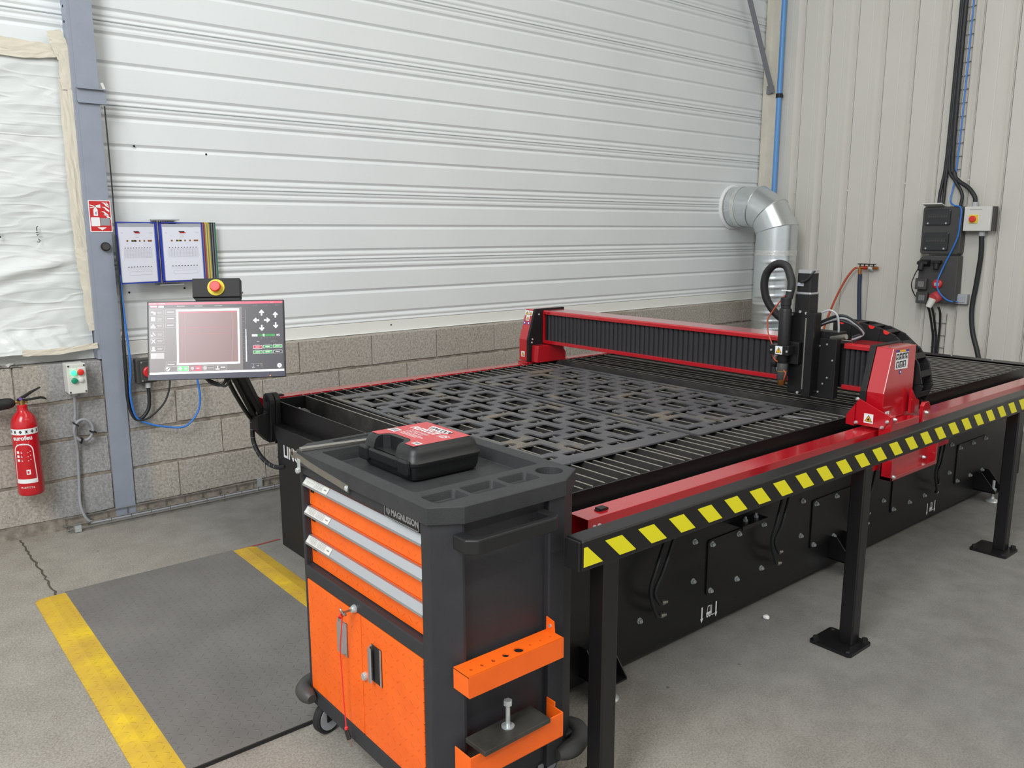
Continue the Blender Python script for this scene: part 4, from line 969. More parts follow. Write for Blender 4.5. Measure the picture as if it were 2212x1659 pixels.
    for i in range(n):
        s = L[-1]*(i+.5)/n; k = max(j for j in range(len(L)) if L[j] <= s); p = Pc[k]; d = (Pc[min(k+1, len(Pc)-1)]-Pc[max(k-1, 0)]).normalized(); nn = Vector((1, 0, 0)).cross(d)
        if nn.z < 0 and i < 6: nn = -nn
        m = MB(); c0 = Vector((3.70, p.y, p.z))
        for sx in (-.052, .046): m.obox(c0+Vector((sx+(.004 if i % 2 else 0), 0, 0)), d, nn, (1, 0, 0), .044, .045, .004)
        for sn in (-.030, .030): m.obox(c0+nn*sn*1.4, d, nn, (1, 0, 0), .014, .003, .05)
        lk = part('chain_link', m, 'blackm', root, bevel=.003)
        q = c0+Vector((-.0572, 0, 0))
        for sg in (1, -1):
            w = MB(); pts = [q+nn*sg*.044+d*.015*math.cos(PI*a/8)-nn*sg*.015*math.sin(PI*a/8) for a in range(9)]
            w.add(pts+[p_+Vector((.006, 0, 0)) for p_ in pts], [tuple(range(9)), tuple(range(17, 8, -1))]+[(j, (j+1) % 9, 9+(j+1) % 9, 9+j) for j in range(9)])
            if i < 6:
                o = bpy.data.objects.new('red_clip', to_mesh(w, 'red_clip', 'redbtn', t.location)); COL.objects.link(o); o.parent = root
build_gantry()

# ================================================================== SAFETY BARRIER
def build_barrier():
    t = thing('safety_barrier', 'black steel guard rail with yellow hazard stripes in front of the machine', 'barrier', (3.6, -3.21, 0))
    m = MB(); m.box(1.352, 6.0, -3.24, -3.18, .690, .771); r = part('rail', m, 'black', t, bevel=.005, seg=3)
    m = MB(); m.box(1.344, 1.3515, -3.236, -3.184, .692, .769); part('end_cap', m, 'blackp', r, bevel=.002)
    def stripe(pts):
        m = MB(); m.prism(pts, 'y', -3.2408, -3.2399); part('hazard_stripe', m, 'yellow', r)
    stripe([(1.357, .703), (1.424, .703), (1.369, .754), (1.357, .754)])
    x = 1.431
    while x < 5.9: stripe([(x+.055, .703), (x+.117, .703), (x+.062, .755), (x, .755)]); x += .1232
    for xp in (1.435, 2.757, 4.184, 5.60):
        m = MB(); m.box(xp, xp+.055, -3.237, -3.183, .01, .692); part('post', m, 'black', t, bevel=.005, seg=2)
        m = MB(); m.prism(rrect(xp-.072, xp+.085, -3.27, -3.106, .012), 'z', .0005, .012); p = part('base_plate', m, 'black', t)
        for a, b, f in ((xp-.055, -3.125, 0), (xp+.068, -3.125, 1), (xp-.055, -3.252, 1), (xp+.068, -3.252, 0)):
            m = MB()
            if (f == 0): m.cyl((a, b, .012), (a, b, .016), .014, n=14); m.cyl((a, b, .016), (a, b, .027), .011, n=6)
            else: m.cyl((a, b, .0118), (a, b, .0125), .007, n=12)
            part('anchor_bolt' if f == 0 else 'bolt_hole', m, 'blackm' if f == 0 else 'gap', p)
build_barrier()

# ================================================================== TOOL TROLLEY
def build_trolley():
    t = thing('tool_trolley', 'orange and black tool trolley with three drawers and two doors', 'tool trolley', (1.23, -2.78, 0))
    # corner posts
    for P in ([(1.0, -3.058), (1.0, -3.092), (1.064, -3.136), (1.074, -3.136), (1.074, -3.10), (1.03, -3.058)],
              [(1.336, -3.136), (1.388, -3.136), (1.466, -3.084), (1.466, -3.05), (1.42, -3.05), (1.336, -3.10)],
              [(1.0, -2.437), (1.0, -2.425), (1.03, -2.40), (1.07, -2.40), (1.07, -2.437)], [(1.40, -2.437), (1.40, -2.40), (1.43, -2.40), (1.466, -2.425), (1.466, -2.437)]):
        m = MB(); m.prism(P, 'z', .105, .872); part('corner_post', m, 'anthracite', t, bevel=.004)
    m = MB(); m.box(1.07, 1.34, -3.118, -3.112, .12, .872); part('side_panel', m, 'anthracite', t)
    m = MB(); m.box(1.07, 1.40, -2.415, -2.409, .12, .872); part('side_panel', m, 'anthracite', t)
    m = MB(); m.box(1.455, 1.462, -3.07, -2.43, .12, .872); part('back_panel', m, 'anthracite', t)
    m = MB(); m.box(1.0, 1.46, -3.11, -2.42, .10, .150); part('base', m, 'anthracite', t, bevel=.004)
    m = MB(); m.box(1.0, 1.45, -3.06, -2.43, .507, .547); part('divider', m, 'anthracite', t, bevel=.003)
    m = MB(); m.box(1.0, 1.02, -3.06, -2.43, .828, .872); h = part('header', m, 'anthracite', t, bevel=.002)
    m = MB(); m.box(1.045, 1.06, -3.06, -2.43, .547, .83); part('drawer_bay', m, 'blackm', t)
    # name plate
    m = MB(); m.box(.9985, 1.0, -3.057, -2.899, .826, .866)
    m.cur = 1; x = .998
    for y0, y1, z0, z1 in ((-3.055, -2.901, .8625, .8645), (-3.055, -2.901, .8275, .8295), (-3.055, -3.053, .8275, .8645), (-2.903, -2.901, .8275, .8645)): m.poly([(x, y0, z0), (x, y1, z0), (x, y1, z1), (x, y0, z1)])
    m.text('MAGNUSSON', .0235, frame_fn((x, -2.932, .8372), (0, -1, 0), (0, 0, 1)), bold=.0008, xs=.84)
    for i in range(18):
        a0, a1 = 2*PI*i/18, 2*PI*(i+1)/18
        if math.sin((a0+a1)/2) > .9: continue
        m.poly([(x, -2.919-.0085*math.cos(a), .8455+.0095*math.sin(a)) for a in (a0, a1)]+[(x, -2.919-.006*math.cos(a), .8455+.0072*math.sin(a)) for a in (a1, a0)])
    m.poly([(x, -2.9198, .833), (x, -2.9182, .833), (x, -2.9182, .860), (x, -2.9198, .860)]); m.poly([(x, -2.9235, .838), (x, -2.922, .838), (x, -2.922, .853), (x, -2.9235, .853)]); m.poly([(x, -2.916, .838), (x, -2.9145, .838), (x, -2.9145, .853), (x, -2.916, .853)])
    part('name_plate', m, ['ink', 'alu'], h, recalc=False)
    # drawers
    for z0, z1, ht, hb in ((.731, .822, .815, .796), (.641, .728, .727, .708), (.550, .638, .637, .617)):
        m = MB(); m.box(1.022, 1.04, -3.057, -2.434, z0, z1); d = part('drawer', m, 'tread_orange', t, bevel=.002)
        m = MB(); m.prism([(1.022, ht+.001), (1.014, ht+.001), (1.001, hb+.003), (1.0, hb-.003), (1.003, hb-.003), (1.006, hb+.002), (1.022, ht-.004)], 'y', -3.058, -2.437); hd = part('handle', m, 'alu', d)
        m = MB()
        fn = lambda s, yy: Vector((1.014+(1.001-1.014)*s-.0006, yy, ht+.001+(hb+.002-ht)*s+.0006))
        m.poly([fn(.06, -2.44), fn(.06, -2.585), fn(.98, -2.585), fn(.98, -2.44)])
        m.cur = 1
        for r in range(5):
            for a, b in ((-2.452, -2.498), (-2.503, -2.552)): m.poly([fn(.14+.16*r, a), fn(.14+.16*r, b), fn(.14+.16*r+.06, b), fn(.14+.16*r+.06, a)])
        m.poly([fn(.45, -2.560), fn(.45, -2.575), fn(.6, -2.575), fn(.6, -2.560)])
        part('text_label', m, ['offwhite', 'greyink'], hd, recalc=False)
        m = MB(); m.box(1.0212, 1.0222, -2.466, -2.444, hb-.026, hb-.010); part('latch_notch', m, 'ink', d)
    # doors
    for k, (ya, yb, hy) in enumerate(((-2.754, -2.439, -2.653), (-3.056, -2.757, -2.836))):
        m = MB(); m.box(1.0, 1.015, ya, yb, .153, .505); d = part('door', m, 'tread_orange', t, bevel=.002)
        m = MB(); z0, z1 = (.351, .452) if k == 0 else (.343, .447)
        m.box(.998, 1.0005, hy-.026, hy+.026, z0, z1); p = part('handle_plate', m, 'gap' if k else 'alu', d)
        m = MB(); m.box(.9965, .9995, hy-.026, hy-.019, z0, z1); m.box(.9965, .9995, hy+.019, hy+.026, z0, z1); part('handle_frame', m, 'alu', p)
        m = MB()
        if k: m.prism([(.999, hy+.024), (.984, hy+.020), (.982, hy+.006), (.985, hy+.004), (.988, hy+.016), (.999, hy+.02)], 'z', z0+.004, z1-.002)
        else: m.prism([(.999, hy-.024), (.985, hy-.018), (.985, hy+.008), (.989, hy+.01), (.989, hy-.012), (.999, hy-.02)], 'z', z0+.012, z1)
        part('pull_grip', m, 'alu', p)
    m = MB(); m.lathe([(.012, 0), (.012, .004), (.010, .009), (.004, .009)], (1.0, -2.773, .337), (-1, 0, 0), 20); part('door_lock', m, 'zinc', t, smooth=True)
    m = MB(); m.lathe([(.012, 0), (.012, .004), (.008, .012), (.004, .012)], (1.0, -2.727, .515), (-1, 0, 0), 20); part('drawer_lock', m, 'zinc', t, smooth=True)
    # locking bar across the header
    m = MB()
    m.tube([(.985, -2.435, .884), (.985, -2.47, .8785), (.985, -2.6, .866), (.985, -2.7, .864), (.985, -2.796, .8615)], .001, 4, 4)
    m = MB(); P = cat_rom([(0, -2.415, .882), (0, -2.45, .879), (0, -2.53, .870), (0, -2.65, .862), (0, -2.735, .856)], 5)
    vs = [];
    for p in P:
        for dx, dz in ((0, -.010), (0, .010), (.003, .010), (.003, -.010)): vs.append((.989+dx, p.y, p.z+dz))
    nP = len(P); m.add(vs, [(i*4+k, i*4+(k+1) % 4, (i+1)*4+(k+1) % 4, (i+1)*4+k) for i in range(nP-1) for k in range(4)]+[(3, 2, 1, 0), ((nP-1)*4, (nP-1)*4+1, (nP-1)*4+2, (nP-1)*4+3)])
    lb = part('locking_bar', m, 'steel', t)
    m = MB(); m.lathe([(.008, 0), (.008, .003), (.004, .006)], (.989, -2.728, .8565), (-1, 0, 0), 14); part('bar_rivet', m, 'zinc', lb, smooth=True)
    m = MB(); m.lathe([(.006, -.0), (.014, 0), (.014, .003), (.006, .003)], (.991, -2.404, .884), (-1, 0, 0), 18); part('bar_eye', m, 'steel', lb)
    m = MB(); m.lathe([(.0055, 0), (.0055, .0006)], (.9878, -2.404, .884), (-1, 0, 0), 14); part('eye_hole', m, 'gap', lb)
    m = MB(); m.box(.987, .990, -2.455, -2.437, .838, .875); m.lathe([(.009, 0), (.008, .008)], (.987, -2.446, .842), (-1, 0, 0), 14); part('hasp', m, 'zinc', lb, bevel=.001)
    # top tray
    out = [(.992, -3.096), (1.066, -3.144), (1.386, -3.144), (1.476, -3.086), (1.476, -2.42), (1.43, -2.382), (1.045, -2.382), (.99, -2.428)]
    base = MB().prism(out, 'z', .856, .90)
    def taper(x0, x1, y0, y1, d, r=.012, k=.008):
        c = MB(); a = rrect(x0, x1, y0, y1, r); b = rrect(x0+k, x1-k, y0+k, y1-k, r*.7); n = len(a)
        c.add([(p[0], p[1], .903) for p in a]+[(p[0], p[1], .90-d) for p in b], [tuple(range(n-1, -1, -1)), tuple(range(n, 2*n))]+[(i, (i+1) % n, n+(i+1) % n, n+i) for i in range(n)]); return c
    cuts = [taper(1.034, 1.434, -2.986, -2.497, .038), taper(1.026, 1.128, -3.088, -3.016, .022), taper(1.137, 1.245, -3.088, -3.017, .022), taper(1.257, 1.356, -3.088, -3.016, .022),
            MB().cyl((1.411, -3.052, .872), (1.411, -3.052, .905), .0345, .037, 28), taper(1.12, 1.42, -2.46, -2.395, .008, .004, .002)]
    tr = bool_diff(base, cuts); part('top_tray', tr, 'traytop', t, bevel=.002, seg=1)
    # side push handle
    m = MB(); m.prism([(1.036, -3.136), (1.036, -3.185), (1.06, -3.207), (1.296, -3.207), (1.318, -3.190), (1.318, -3.136), (1.292, -3.136), (1.292, -3.180), (1.285, -3.187), (1.085, -3.187), (1.066, -3.175), (1.064, -3.136)], 'z', .802, .838)
    part('push_handle', m, 'blackp', t, bevel=.004)
    # orange tool rack with holes
    m = MB(); th = .002
    rk = MB().box(1.033, 1.330, -3.198, -3.137, .506, .510)
    cs = [MB().cyl((x, -3.174, .50), (x, -3.174, .52), r, n=16) for x, r in ((1.058, .0045), (1.09, .005), (1.124, .0058), (1.162, .009), (1.203, .0125), (1.242, .0042), (1.276, .0042), (1.308, .0036))]
    rk = bool_diff(rk, cs); rk.box(1.033, 1.330, -3.200, -3.197, .456, .510); rk.box(1.033, 1.036, -3.198, -3.137, .456, .508); rk.box(1.327, 1.330, -3.198, -3.137, .456, .508); rk.prism([(-3.137, .51), (-3.137, .545), (-3.165, .54), (-3.168, .51)], 'x', 1.327, 1.330)
    r = part('tool_rack', rk, 'orange', t)
    m = MB(); m.lathe([(.005, 0), (.005, .003)], (1.327, -3.153, .525), (-1, 0, 0), 12); part('rack_screw', m, 'zinc', r)
    # orange lower bin
    m = MB(); m.box(1.033, 1.332, -3.200, -3.197, .236, .303); m.box(1.033, 1.036, -3.197, -3.137, .236, .303); m.box(1.329, 1.332, -3.197, -3.137, .236, .303); m.box(1.033, 1.332, -3.199, -3.137, .234, .237); m.box(1.329, 1.332, -3.17, -3.137, .303, .318); part('side_bin', m, 'orange', t, bevel=.0015)
    # bumpers
    for x, y, dx, dy in ((1.0, -2.395, -1, 1), (1.0, -3.125, -1, -1), (1.466, -2.395, 1, 1), (1.466, -3.125, 1, -1)):
        m = MB(); z = .135
        m.tube([(x-dx*.10, y+dy*.018, z), (x-dx*.03, y+dy*.018, z), (x+dx*.018, y-dy*.02, z+.003), (x+dx*.02, y-dy*.08, z)], .026, 12, 6, radii=lambda s: .026*(1-.45*abs(2*s-1)**6)); part('corner_bumper', m, 'boardgrey', t, smooth=True)
    # casters
    for x, y, rot in ((1.035, -2.46, .25), (1.40, -2.46, .1), (1.06, -3.05, -.2), (1.40, -3.05, .1)):
        d = Vector((math.cos(rot), math.sin(rot), 0)); n = Vector((-d.y, d.x, 0))
        m = MB(); c0 = Vector((x, y, .052)); m.lathe([(.010, -.014), (.046, -.014), (.052, -.009), (.052, .009), (.046, .014), (.010, .014)], c0, n, 28); w = part('caster_wheel', m, 'rubber', t, smooth=True)
        m = MB(); m.lathe([(.012, -.0155), (.040, -.0155), (.040, .0155), (.012, .0155)], c0, n, 24); part('wheel_hub', m, 'greyplastic', w, smooth=True)
        m = MB()
        for s in (-1, 1): m.obox(c0+n*s*.019+Vector((0, 0, .024)), d, (0, 0, 1), n, .018, .032, .0015)
        m.obox(c0+Vector((0, 0, .0515)), d, n, (0, 0, 1), .022, .021, .002); part('caster_fork', m, 'blackm', w)
    return t
build_trolley()

def build_on_trolley():
    # carry case in the tray recess
    t = thing('carry_case', 'black plastic carry case with a red label lying in the trolley top tray', 'case', (1.24, -2.69, .863))
    zb, zm, zt = .8632, .912, .957
    x0, x1, y0, y1 = 1.128, 1.362, -2.828, -2.560
    def shell(levels):
        m = MB(); vs = []; n = None
        for z, ins, r in levels:
            P = rrect(x0+ins, x1-ins, y0+ins, y1-ins, r, 5); n = len(P); vs += [(p[0], p[1], z) for p in P]
        L = len(levels); m.add(vs, [tuple(range(n-1, -1, -1)), tuple(range((L-1)*n, L*n))]+[(l*n+i, l*n+(i+1) % n, (l+1)*n+(i+1) % n, (l+1)*n+i) for l in range(L-1) for i in range(n)]); return m
    lo = shell([(zb, .014, .02), (zb+.006, .006, .024), (zb+.02, .002, .026), (zm-.008, .0, .028), (zm-.004, -.003, .028), (zm-.001, -.003, .028)])
    part('lower_shell', lo, 'blackp', t, smooth=True)
    hi = shell([(zm, -.003, .028), (zm+.003, -.003, .028), (zm+.006, .0, .028), (zt-.022, .004, .028), (zt-.010, .008, .028), (zt-.003, .015, .026), (zt, .024, .022)])
    cut = MB().prism([(x0-.02, -2.748), (x0-.02, -2.628), (x0+.03, -2.634), (x0+.045, -2.650), (x0+.045, -2.722), (x0+.03, -2.740)], 'z', zm+.010, zt+.02)
    hi = bool_diff(hi, [cut]); part('upper_shell', hi, 'blackp', t, smooth=True)
    m = MB(); m.prism([(x0-.010, -2.765), (x0-.010, -2.618), (x0+.006, -2.612), (x0+.010, -2.63), (x0+.010, -2.755), (x0+.006, -2.770)], 'z', zm-.020, zm+.010); part('handle', m, 'blackp', t, bevel=.005)
    for y in (-2.795, -2.588):
        m = MB(); m.box(x0-.012, x0+.004, y-.024, y+.024, zm-.030, zm+.012); part('latch', m, 'blackp', t, bevel=.006)
    m = MB(); z = zt+.0006
    out = [(1.142, -2.800), (1.142, -2.765), (1.168, -2.752), (1.182, -2.735), (1.182, -2.64), (1.168, -2.625), (1.142, -2.615), (1.142, -2.590), (1.340, -2.590), (1.340, -2.800)]
    out = [(1.150, -2.803), (1.150, -2.760), (1.176, -2.748), (1.188, -2.730), (1.188, -2.650), (1.178, -2.632), (1.150, -2.622), (1.150, -2.585), (1.339, -2.585), (1.339, -2.803)]
    m.poly([(a, b, z) for a, b in out])
    fn = lambda o, zz=z+.0005: (lambda u, v: Vector((o[0]+v, o[1]-u, zz)))
    m.cur = 1
    m.text('FLEXCUT', .030, fn((1.262, -2.612)), bold=.0012, shear=.25, xs=.98); m.text('125', .030, fn((1.262, -2.745)), bold=.0008, shear=.25, xs=.85)
    m.text('CONSUMABLE', .0135, fn((1.243, -2.640))); m.text('STARTER KIT', .0135, fn((1.229, -2.640)))
    for a, w in ((1.220, .10), (1.213, .11), (1.206, .085)): m.poly([(a, -2.640, z+.0005), (a, -2.640-w, z+.0005), (a+.0022, -2.640-w, z+.0005), (a+.0022, -2.640, z+.0005)])
    m.poly([(1.198, -2.590, z+.0005), (1.198, -2.628, z+.0005), (1.226, -2.628, z+.0005), (1.226, -2.590, z+.0005)]); m.poly([(1.165, -2.768, z+.0005), (1.165, -2.796, z+.0005), (1.185, -2.796, z+.0005), (1.185, -2.768, z+.0005)])
    m.poly([(1.296, -2.655, z+.0003), (1.296, -2.752, z+.0003), (1.322, -2.742, z+.0003), (1.322, -2.645, z+.0003)])
    m.text('ELECTRIC', .0165, fn((1.282, -2.665)), bold=.0003, shear=.2)
    m.cur = 2; m.text('LINCOLN', .024, fn((1.3, -2.654), z+.0008), bold=.0006, shear=.25, xs=.95)
    for k in range(7): a = -2.594-.0045*k; m.poly([(1.203, a, z+.0008), (1.203, a-.002, z+.0008), (1.222, a-.002, z+.0008), (1.222, a, z+.0008)])
    for k in range(5): a = -2.772-.0042*k; m.poly([(1.169, a, z+.0008), (1.169, a-.002, z+.0008), (1.182, a-.002, z+.0008), (1.182, a, z+.0008)])
    part('label', m, ['labelred', 'white', 'ink'], t, recalc=False)
    # flat steel bar across the tray rim
    m = MB(); m.obox((1.112, -2.472, .905), (1, -.16, 0), (.16, 1, 0), (0, 0, 1), .122, .010, .0045); solo('steel_bar', m, 'steel', 'pale flat steel bar lying across the back rim of the trolley tray', 'steel bar', bevel=.001)
    # raw plate with an upright bolt on the side bin
    m = MB(); m.obox((1.168, -3.178, .3095), (1, .02, 0), (-.02, 1, 0), (0, 0, 1), .106, .038, .006); solo('steel_plate', m, 'plate_raw', 'dark raw steel plate resting on the orange side bin of the trolley', 'steel plate', bevel=.001)
    t = thing('hex_bolt', 'zinc bolt with washer standing upright on the raw steel plate', 'bolt', (1.17, -3.172, .3157))
    m = MB(); m.lathe([(.008, .3157), (.0165, .3157), (.0165, .319), (.008, .319)], (1.17, -3.172, 0), n=24); part('washer', m, 'zinc', t, smooth=True)
    m = MB(); m.cyl((1.17, -3.172, .319), (1.17, -3.172, .377), .0058, n=14); part('shank', m, 'zinc', t, smooth=True)
    m = MB(); m.cyl((1.17, -3.172, .374), (1.17, -3.172, .387), .0115, n=6); part('head', m, 'zinc', t, bevel=.001)
    # key on a red cord in the drawer lock
    t = thing('key_cord', 'red cord tied to a key in the trolley lock, a black key dangling', 'key cord', (.975, -2.71, .14))
    m = MB(); m.box(.962, .990, -2.7285, -2.7255, .512, .517); m.cyl((.964, -2.742, .513), (.964, -2.716, .513), .0035, n=8); m.tube([(.963, -2.735, .510), (.958, -2.725, .525), (.963, -2.716, .520)], .003, 8, 5); part('lock_key', m, 'steel', t)
    m = MB(); m.tube([(.962, -2.728, .520), (.960, -2.722, .508), (.965, -2.718, .497), (.966, -2.708, .45), (.968, -2.694, .39), (.972, -2.690, .32), (.975, -2.688, .24), (.975, -2.694, .18), (.975, -2.697, .150)], .0018, 8, 8); m.tube([(.966, -2.722, .508), (.958, -2.716, .502), (.964, -2.710, .492), (.97, -2.716, .50)], .0024, 6, 4, closed=True); m.lathe([(.001, 0), (.005, .003), (.005, .009), (.001, .012)], (.975, -2.697, .147), n=8); part('cord', m, 'redcord', t, smooth=True)
    m = MB(); m.obox((.975, -2.705, .136), (0, -.6, -.8), (1, 0, 0), (0, .8, -.6), .013, .0035, .011); k = part('spare_key', m, 'blackp', t, bevel=.003)
    m = MB(); m.obox((.975, -2.718, .119), (0, -.6, -.8), (1, 0, 0), (0, .8, -.6), .012, .0012, .004); part('key_blade', m, 'steel', k)
build_on_trolley()

# ================================================================== CONTROL CONSOLE ON ITS ARM
def build_console():
    yaw, tilt = -.507, .279
    r = Vector((math.cos(yaw), math.sin(yaw), 0)); n0 = Vector((math.sin(yaw), -math.cos(yaw), 0)); n = (math.cos(tilt)*n0+math.sin(tilt)*Vector((0, 0, 1))).normalized(); u = n.cross(r).normalized()
    c = Vector((1.214, -1.235, 1.083))
    Mx = Matrix(((r.x, u.x, n.x, c.x), (r.y, u.y, n.y, c.y), (r.z, u.z, n.z, c.z), (0, 0, 0, 1)))
    t = thing('control_console', 'widescreen monitor with an emergency stop box on a black arm', 'control screen', None, local=Mx)
    Wl = lambda p: Mx.inverted() @ Vector(p)
    m = MB(); m.box(-.27, .27, -.162, .162, -.022, -.001); m.box(-.19, .19, -.12, .10, -.05, -.022); part('housing', m, 'bezel', t, bevel=.003)
    m = MB(); m.box(-.2685, .2685, -.1615, -.1395, -.001, .0012); part('chin', m, 'chin', t)
    m = MB(); z = .0004
    m.poly([(-.263, -.139, 0), (.264, -.139, 0), (.264, .156, 0), (-.263, .156, 0)])
    def R(x0, x1, y0, y1, cc, zz=z): m.cur = cc; m.poly([(x0, y0, zz), (x1, y0, zz), (x1, y1, zz), (x0, y1, zz)])
    def O(x0, x1, y0, y1, cc, w=.0012, zz=z): R(x0, x1, y0, y0+w, cc, zz); R(x0, x1, y1-w, y1, cc, zz); R(x0, x0+w, y0, y1, cc, zz); R(x1-w, x1, y0, y1, cc, zz)
    R(.10, .264, -.128, .147, 1); R(-.263, .264, .147, .156, 4); R(-.263, .264, .134, .147, 1, z*.8)
    R(-.263, .264, -.139, -.131, 3)
    # workpiece view
    R(-.157, .089, -.103, .127, 3); R(-.150, .082, -.095, .119, 2, z*2)
    R(.060, .0606, -.095, .119, 6, z*3); R(-.125, -.1246, -.095, .119, 6, z*3); R(-.150, .082, .050, .0504, 4, z*3); R(-.150, .082, .024, .0244, 4, z*3); R(-.150, .082, .113, .115, 4, z*3)
    # reflections of hall beams are not built; the ruler column
    for k in range(15): R(.100, .108, .118-k*.0155, .1192-k*.0155, 6)
    R(.113, .1155, .040, .122, 6); R(.112, .1165, -.096, .040, 3)
    # left menu
    for k, (y1, y0) in enumerate(((.127, .103), (.099, .077), (.071, .049), (.037, .014), (.009, -.014), (-.023, -.046), (-.051, -.075))):
        if k == 6: R(-.258, -.206, y0, y1, 6)
        O(-.258, -.206, y0, y1, 6, .001, z*2); R(-.232, -.212, (y0+y1)/2+.001, (y0+y1)/2+.003, 6, z*2); R(-.230, -.214, (y0+y1)/2-.004, (y0+y1)/2-.002, 6, z*2)
        m.cur = 3; cy = (y0+y1)/2; x = -.247
        if k == 0: m.poly([(x-.007, cy, z*3), (x+.002, cy, z*3), (x+.002, cy+.005, z*3), (x-.007, cy+.005, z*3)]); m.fan((x+.006, cy-.003, z*3), .005, (1, 0, 0), (0, 1, 0), 12)
        elif k == 1: m.poly([(x-.007, cy-.008, z*3), (x+.008, cy-.008, z*3), (x+.008, cy+.008, z*3), (x-.007, cy+.008, z*3)])
        elif k == 2: m.poly([(x-.006, cy, z*3), (x+.006, cy, z*3), (x, cy+.009, z*3)]); m.fan((x-.005, cy-.005, z*3), .004, (1, 0, 0), (0, 1, 0), 12); m.poly([(x+.001, cy-.009, z*3), (x+.009, cy-.009, z*3), (x+.009, cy-.002, z*3), (x+.001, cy-.002, z*3)])
        elif k == 3: m.fan((x-.004, cy-.005, z*3), .004, (1, 0, 0), (0, 1, 0), 12); m.poly([(x-.003, cy+.006, z*3), (x+.008, cy-.007, z*3), (x+.009, cy-.004, z*3), (x, cy+.008, z*3)])
        elif k == 4:
            for sg in (1, -1): m.poly([(x-.008, cy-.007*sg, z*3), (x-.006, cy-.009*sg, z*3), (x+.008, cy+.006*sg, z*3), (x+.006, cy+.008*sg, z*3)])
        elif k == 5: m.fan((x, cy+.004, z*3), .005, (1, 0, 0), (0, 1, 0), 12); m.poly([(x-.009, cy-.009, z*3), (x+.009, cy-.009, z*3), (x+.007, cy-.003, z*3), (x-.007, cy-.003, z*3)])
        else: m.fan((x, cy, z*3), .009, (1, 0, 0), (0, 1, 0), 16); m.cur = 6; m.fan((x, cy, z*4), .006, (1, 0, 0), (0, 1, 0), 14); m.cur = 3; R(x-.001, x+.001, cy, cy+.008, 3, z*5)
    for y1, y0 in ((.127, .106), (.100, .079), (.073, .052), (-.088, -.110)):
        O(-.200, -.159, y0, y1, 6, .001); R(-.193, -.167, (y0+y1)/2-.001, (y0+y1)/2+.001, 3)
    R(-.258, -.232, .139, .143, 3); R(-.256, -.230, .135, .139, 4); R(-.226, -.206, .135, .143, 3)
    for x in (-.155, -.085, -.008): R(x, x+.03, .139, .141, 6)
    for x in (.145, .185, .235): R(x, x+.018, .138, .140, 6)
    R(-.26, -.235, .151, .153, 3); R(-.226, -.20, .151, .153, 3); R(.215, .228, .150, .152, 3); R(.245, .260, .150, .152, 3)
    # bottom buttons
    O(-.204, -.160, -.128, -.107, 6); m.cur = 3; m.fan((-.193, -.1175, z*2), .008, (1, 0, 0), (0, 1, 0), 16); m.cur = 1; m.poly([(-.193, -.1175, z*3), (-.186, -.1175, z*3), (-.188, -.112, z*3), (-.193, -.111, z*3)]); m.poly([(-.193, -.1175, z*3), (-.200, -.1175, z*3), (-.198, -.123, z*3), (-.193, -.124, z*3)])
    R(-.156, -.112, -.128, -.107, 5); O(-.156, -.112, -.128, -.107, 3, .001, z*2); m.cur = 3; m.poly([(-.153, -.1175, z*2), (-.145, -.110, z*2), (-.137, -.1175, z*2), (-.145, -.125, z*2)]); R(-.132, -.116, -.116, -.114, 3, z*2); R(-.130, -.118, -.121, -.119, 3, z*2)
    m.cur = 5; m.poly([(-.149, -.1175, z*3), (-.1455, -.114, z*3), (-.1455, -.121, z*3)]); m.poly([(-.141, -.1175, z*3), (-.1445, -.114, z*3), (-.1445, -.121, z*3)])
    O(-.107, -.063, -.128, -.107, 4); R(-.087, -.064, -.127, -.108, 4); R(-.082, -.072, -.119, -.116, 3, z*2); m.cur = 6; m.fan((-.098, -.1175, z*2), .007, (1, 0, 0), (0, 1, 0), 14)
    O(-.058, -.014, -.128, -.107, 6); m.cur = 6; m.fan((-.049, -.1175, z*2), .008, (1, 0, 0), (0, 1, 0), 14); R(-.038, -.016, -.119, -.116, 6)
    O(-.010, .036, -.128, -.107, 6); R(.012, .030, -.118, -.115, 3); R(-.002, .002, -.120, -.110, 3); R(-.007, .007, -.125, -.122, 3)
    O(.131, .178, -.125, -.105, 6); R(.168, .178, -.125, -.105, 6); R(.141, .1425, -.119, -.108, 3); R(.136, .148, -.122, -.119, 3); R(.155, .164, -.116, -.113, 3)
    O(.234, .257, -.126, -.105, 6); m.cur = 3; m.fan((.2455, -.1155, z*2), .009, (1, 0, 0), (0, 1, 0), 18)
    m.cur = 1; m.text('?', .016, frame_fn((.2455, -.121, z*3), (1, 0, 0), (0, 1, 0)), 'CENTER', bold=.0004)
    # jog arrows
    def arrow(x, y, dx, dy):
        d = Vector((dx, dy, 0)); p = Vector((-dy, dx, 0)); o = Vector((x, y, z*2)); s = .0125; m.cur = 3
        m.poly([o+d*s, o+d*.0-p*.011*1.0, o-d*.002-p*.006, o+d*.0045, o-d*.002+p*.006, o+p*.011])
        m.poly([o+d*.006-p*.0028, o+d*.006+p*.0028, o-d*s+p*.0028, o-d*s-p*.0028])
    arrow(.1784, .108, 0, 1); arrow(.1784, .043, 0, -1); arrow(.156, .076, -1, 0); arrow(.200, .076, 1, 0); arrow(.234, .098, 0, 1); arrow(.2345, .053, 0, -1)
    R(.138, .230, .008, .017, 5); R(.138, .160, .008, .017, 3, z*2); R(.182, .188, .007, .018, 3, z*3); R(.236, .250, .008, .017, 3)
    for k in range(9): R(.140+k*.0115, .143+k*.0115, .001, .003, 6)
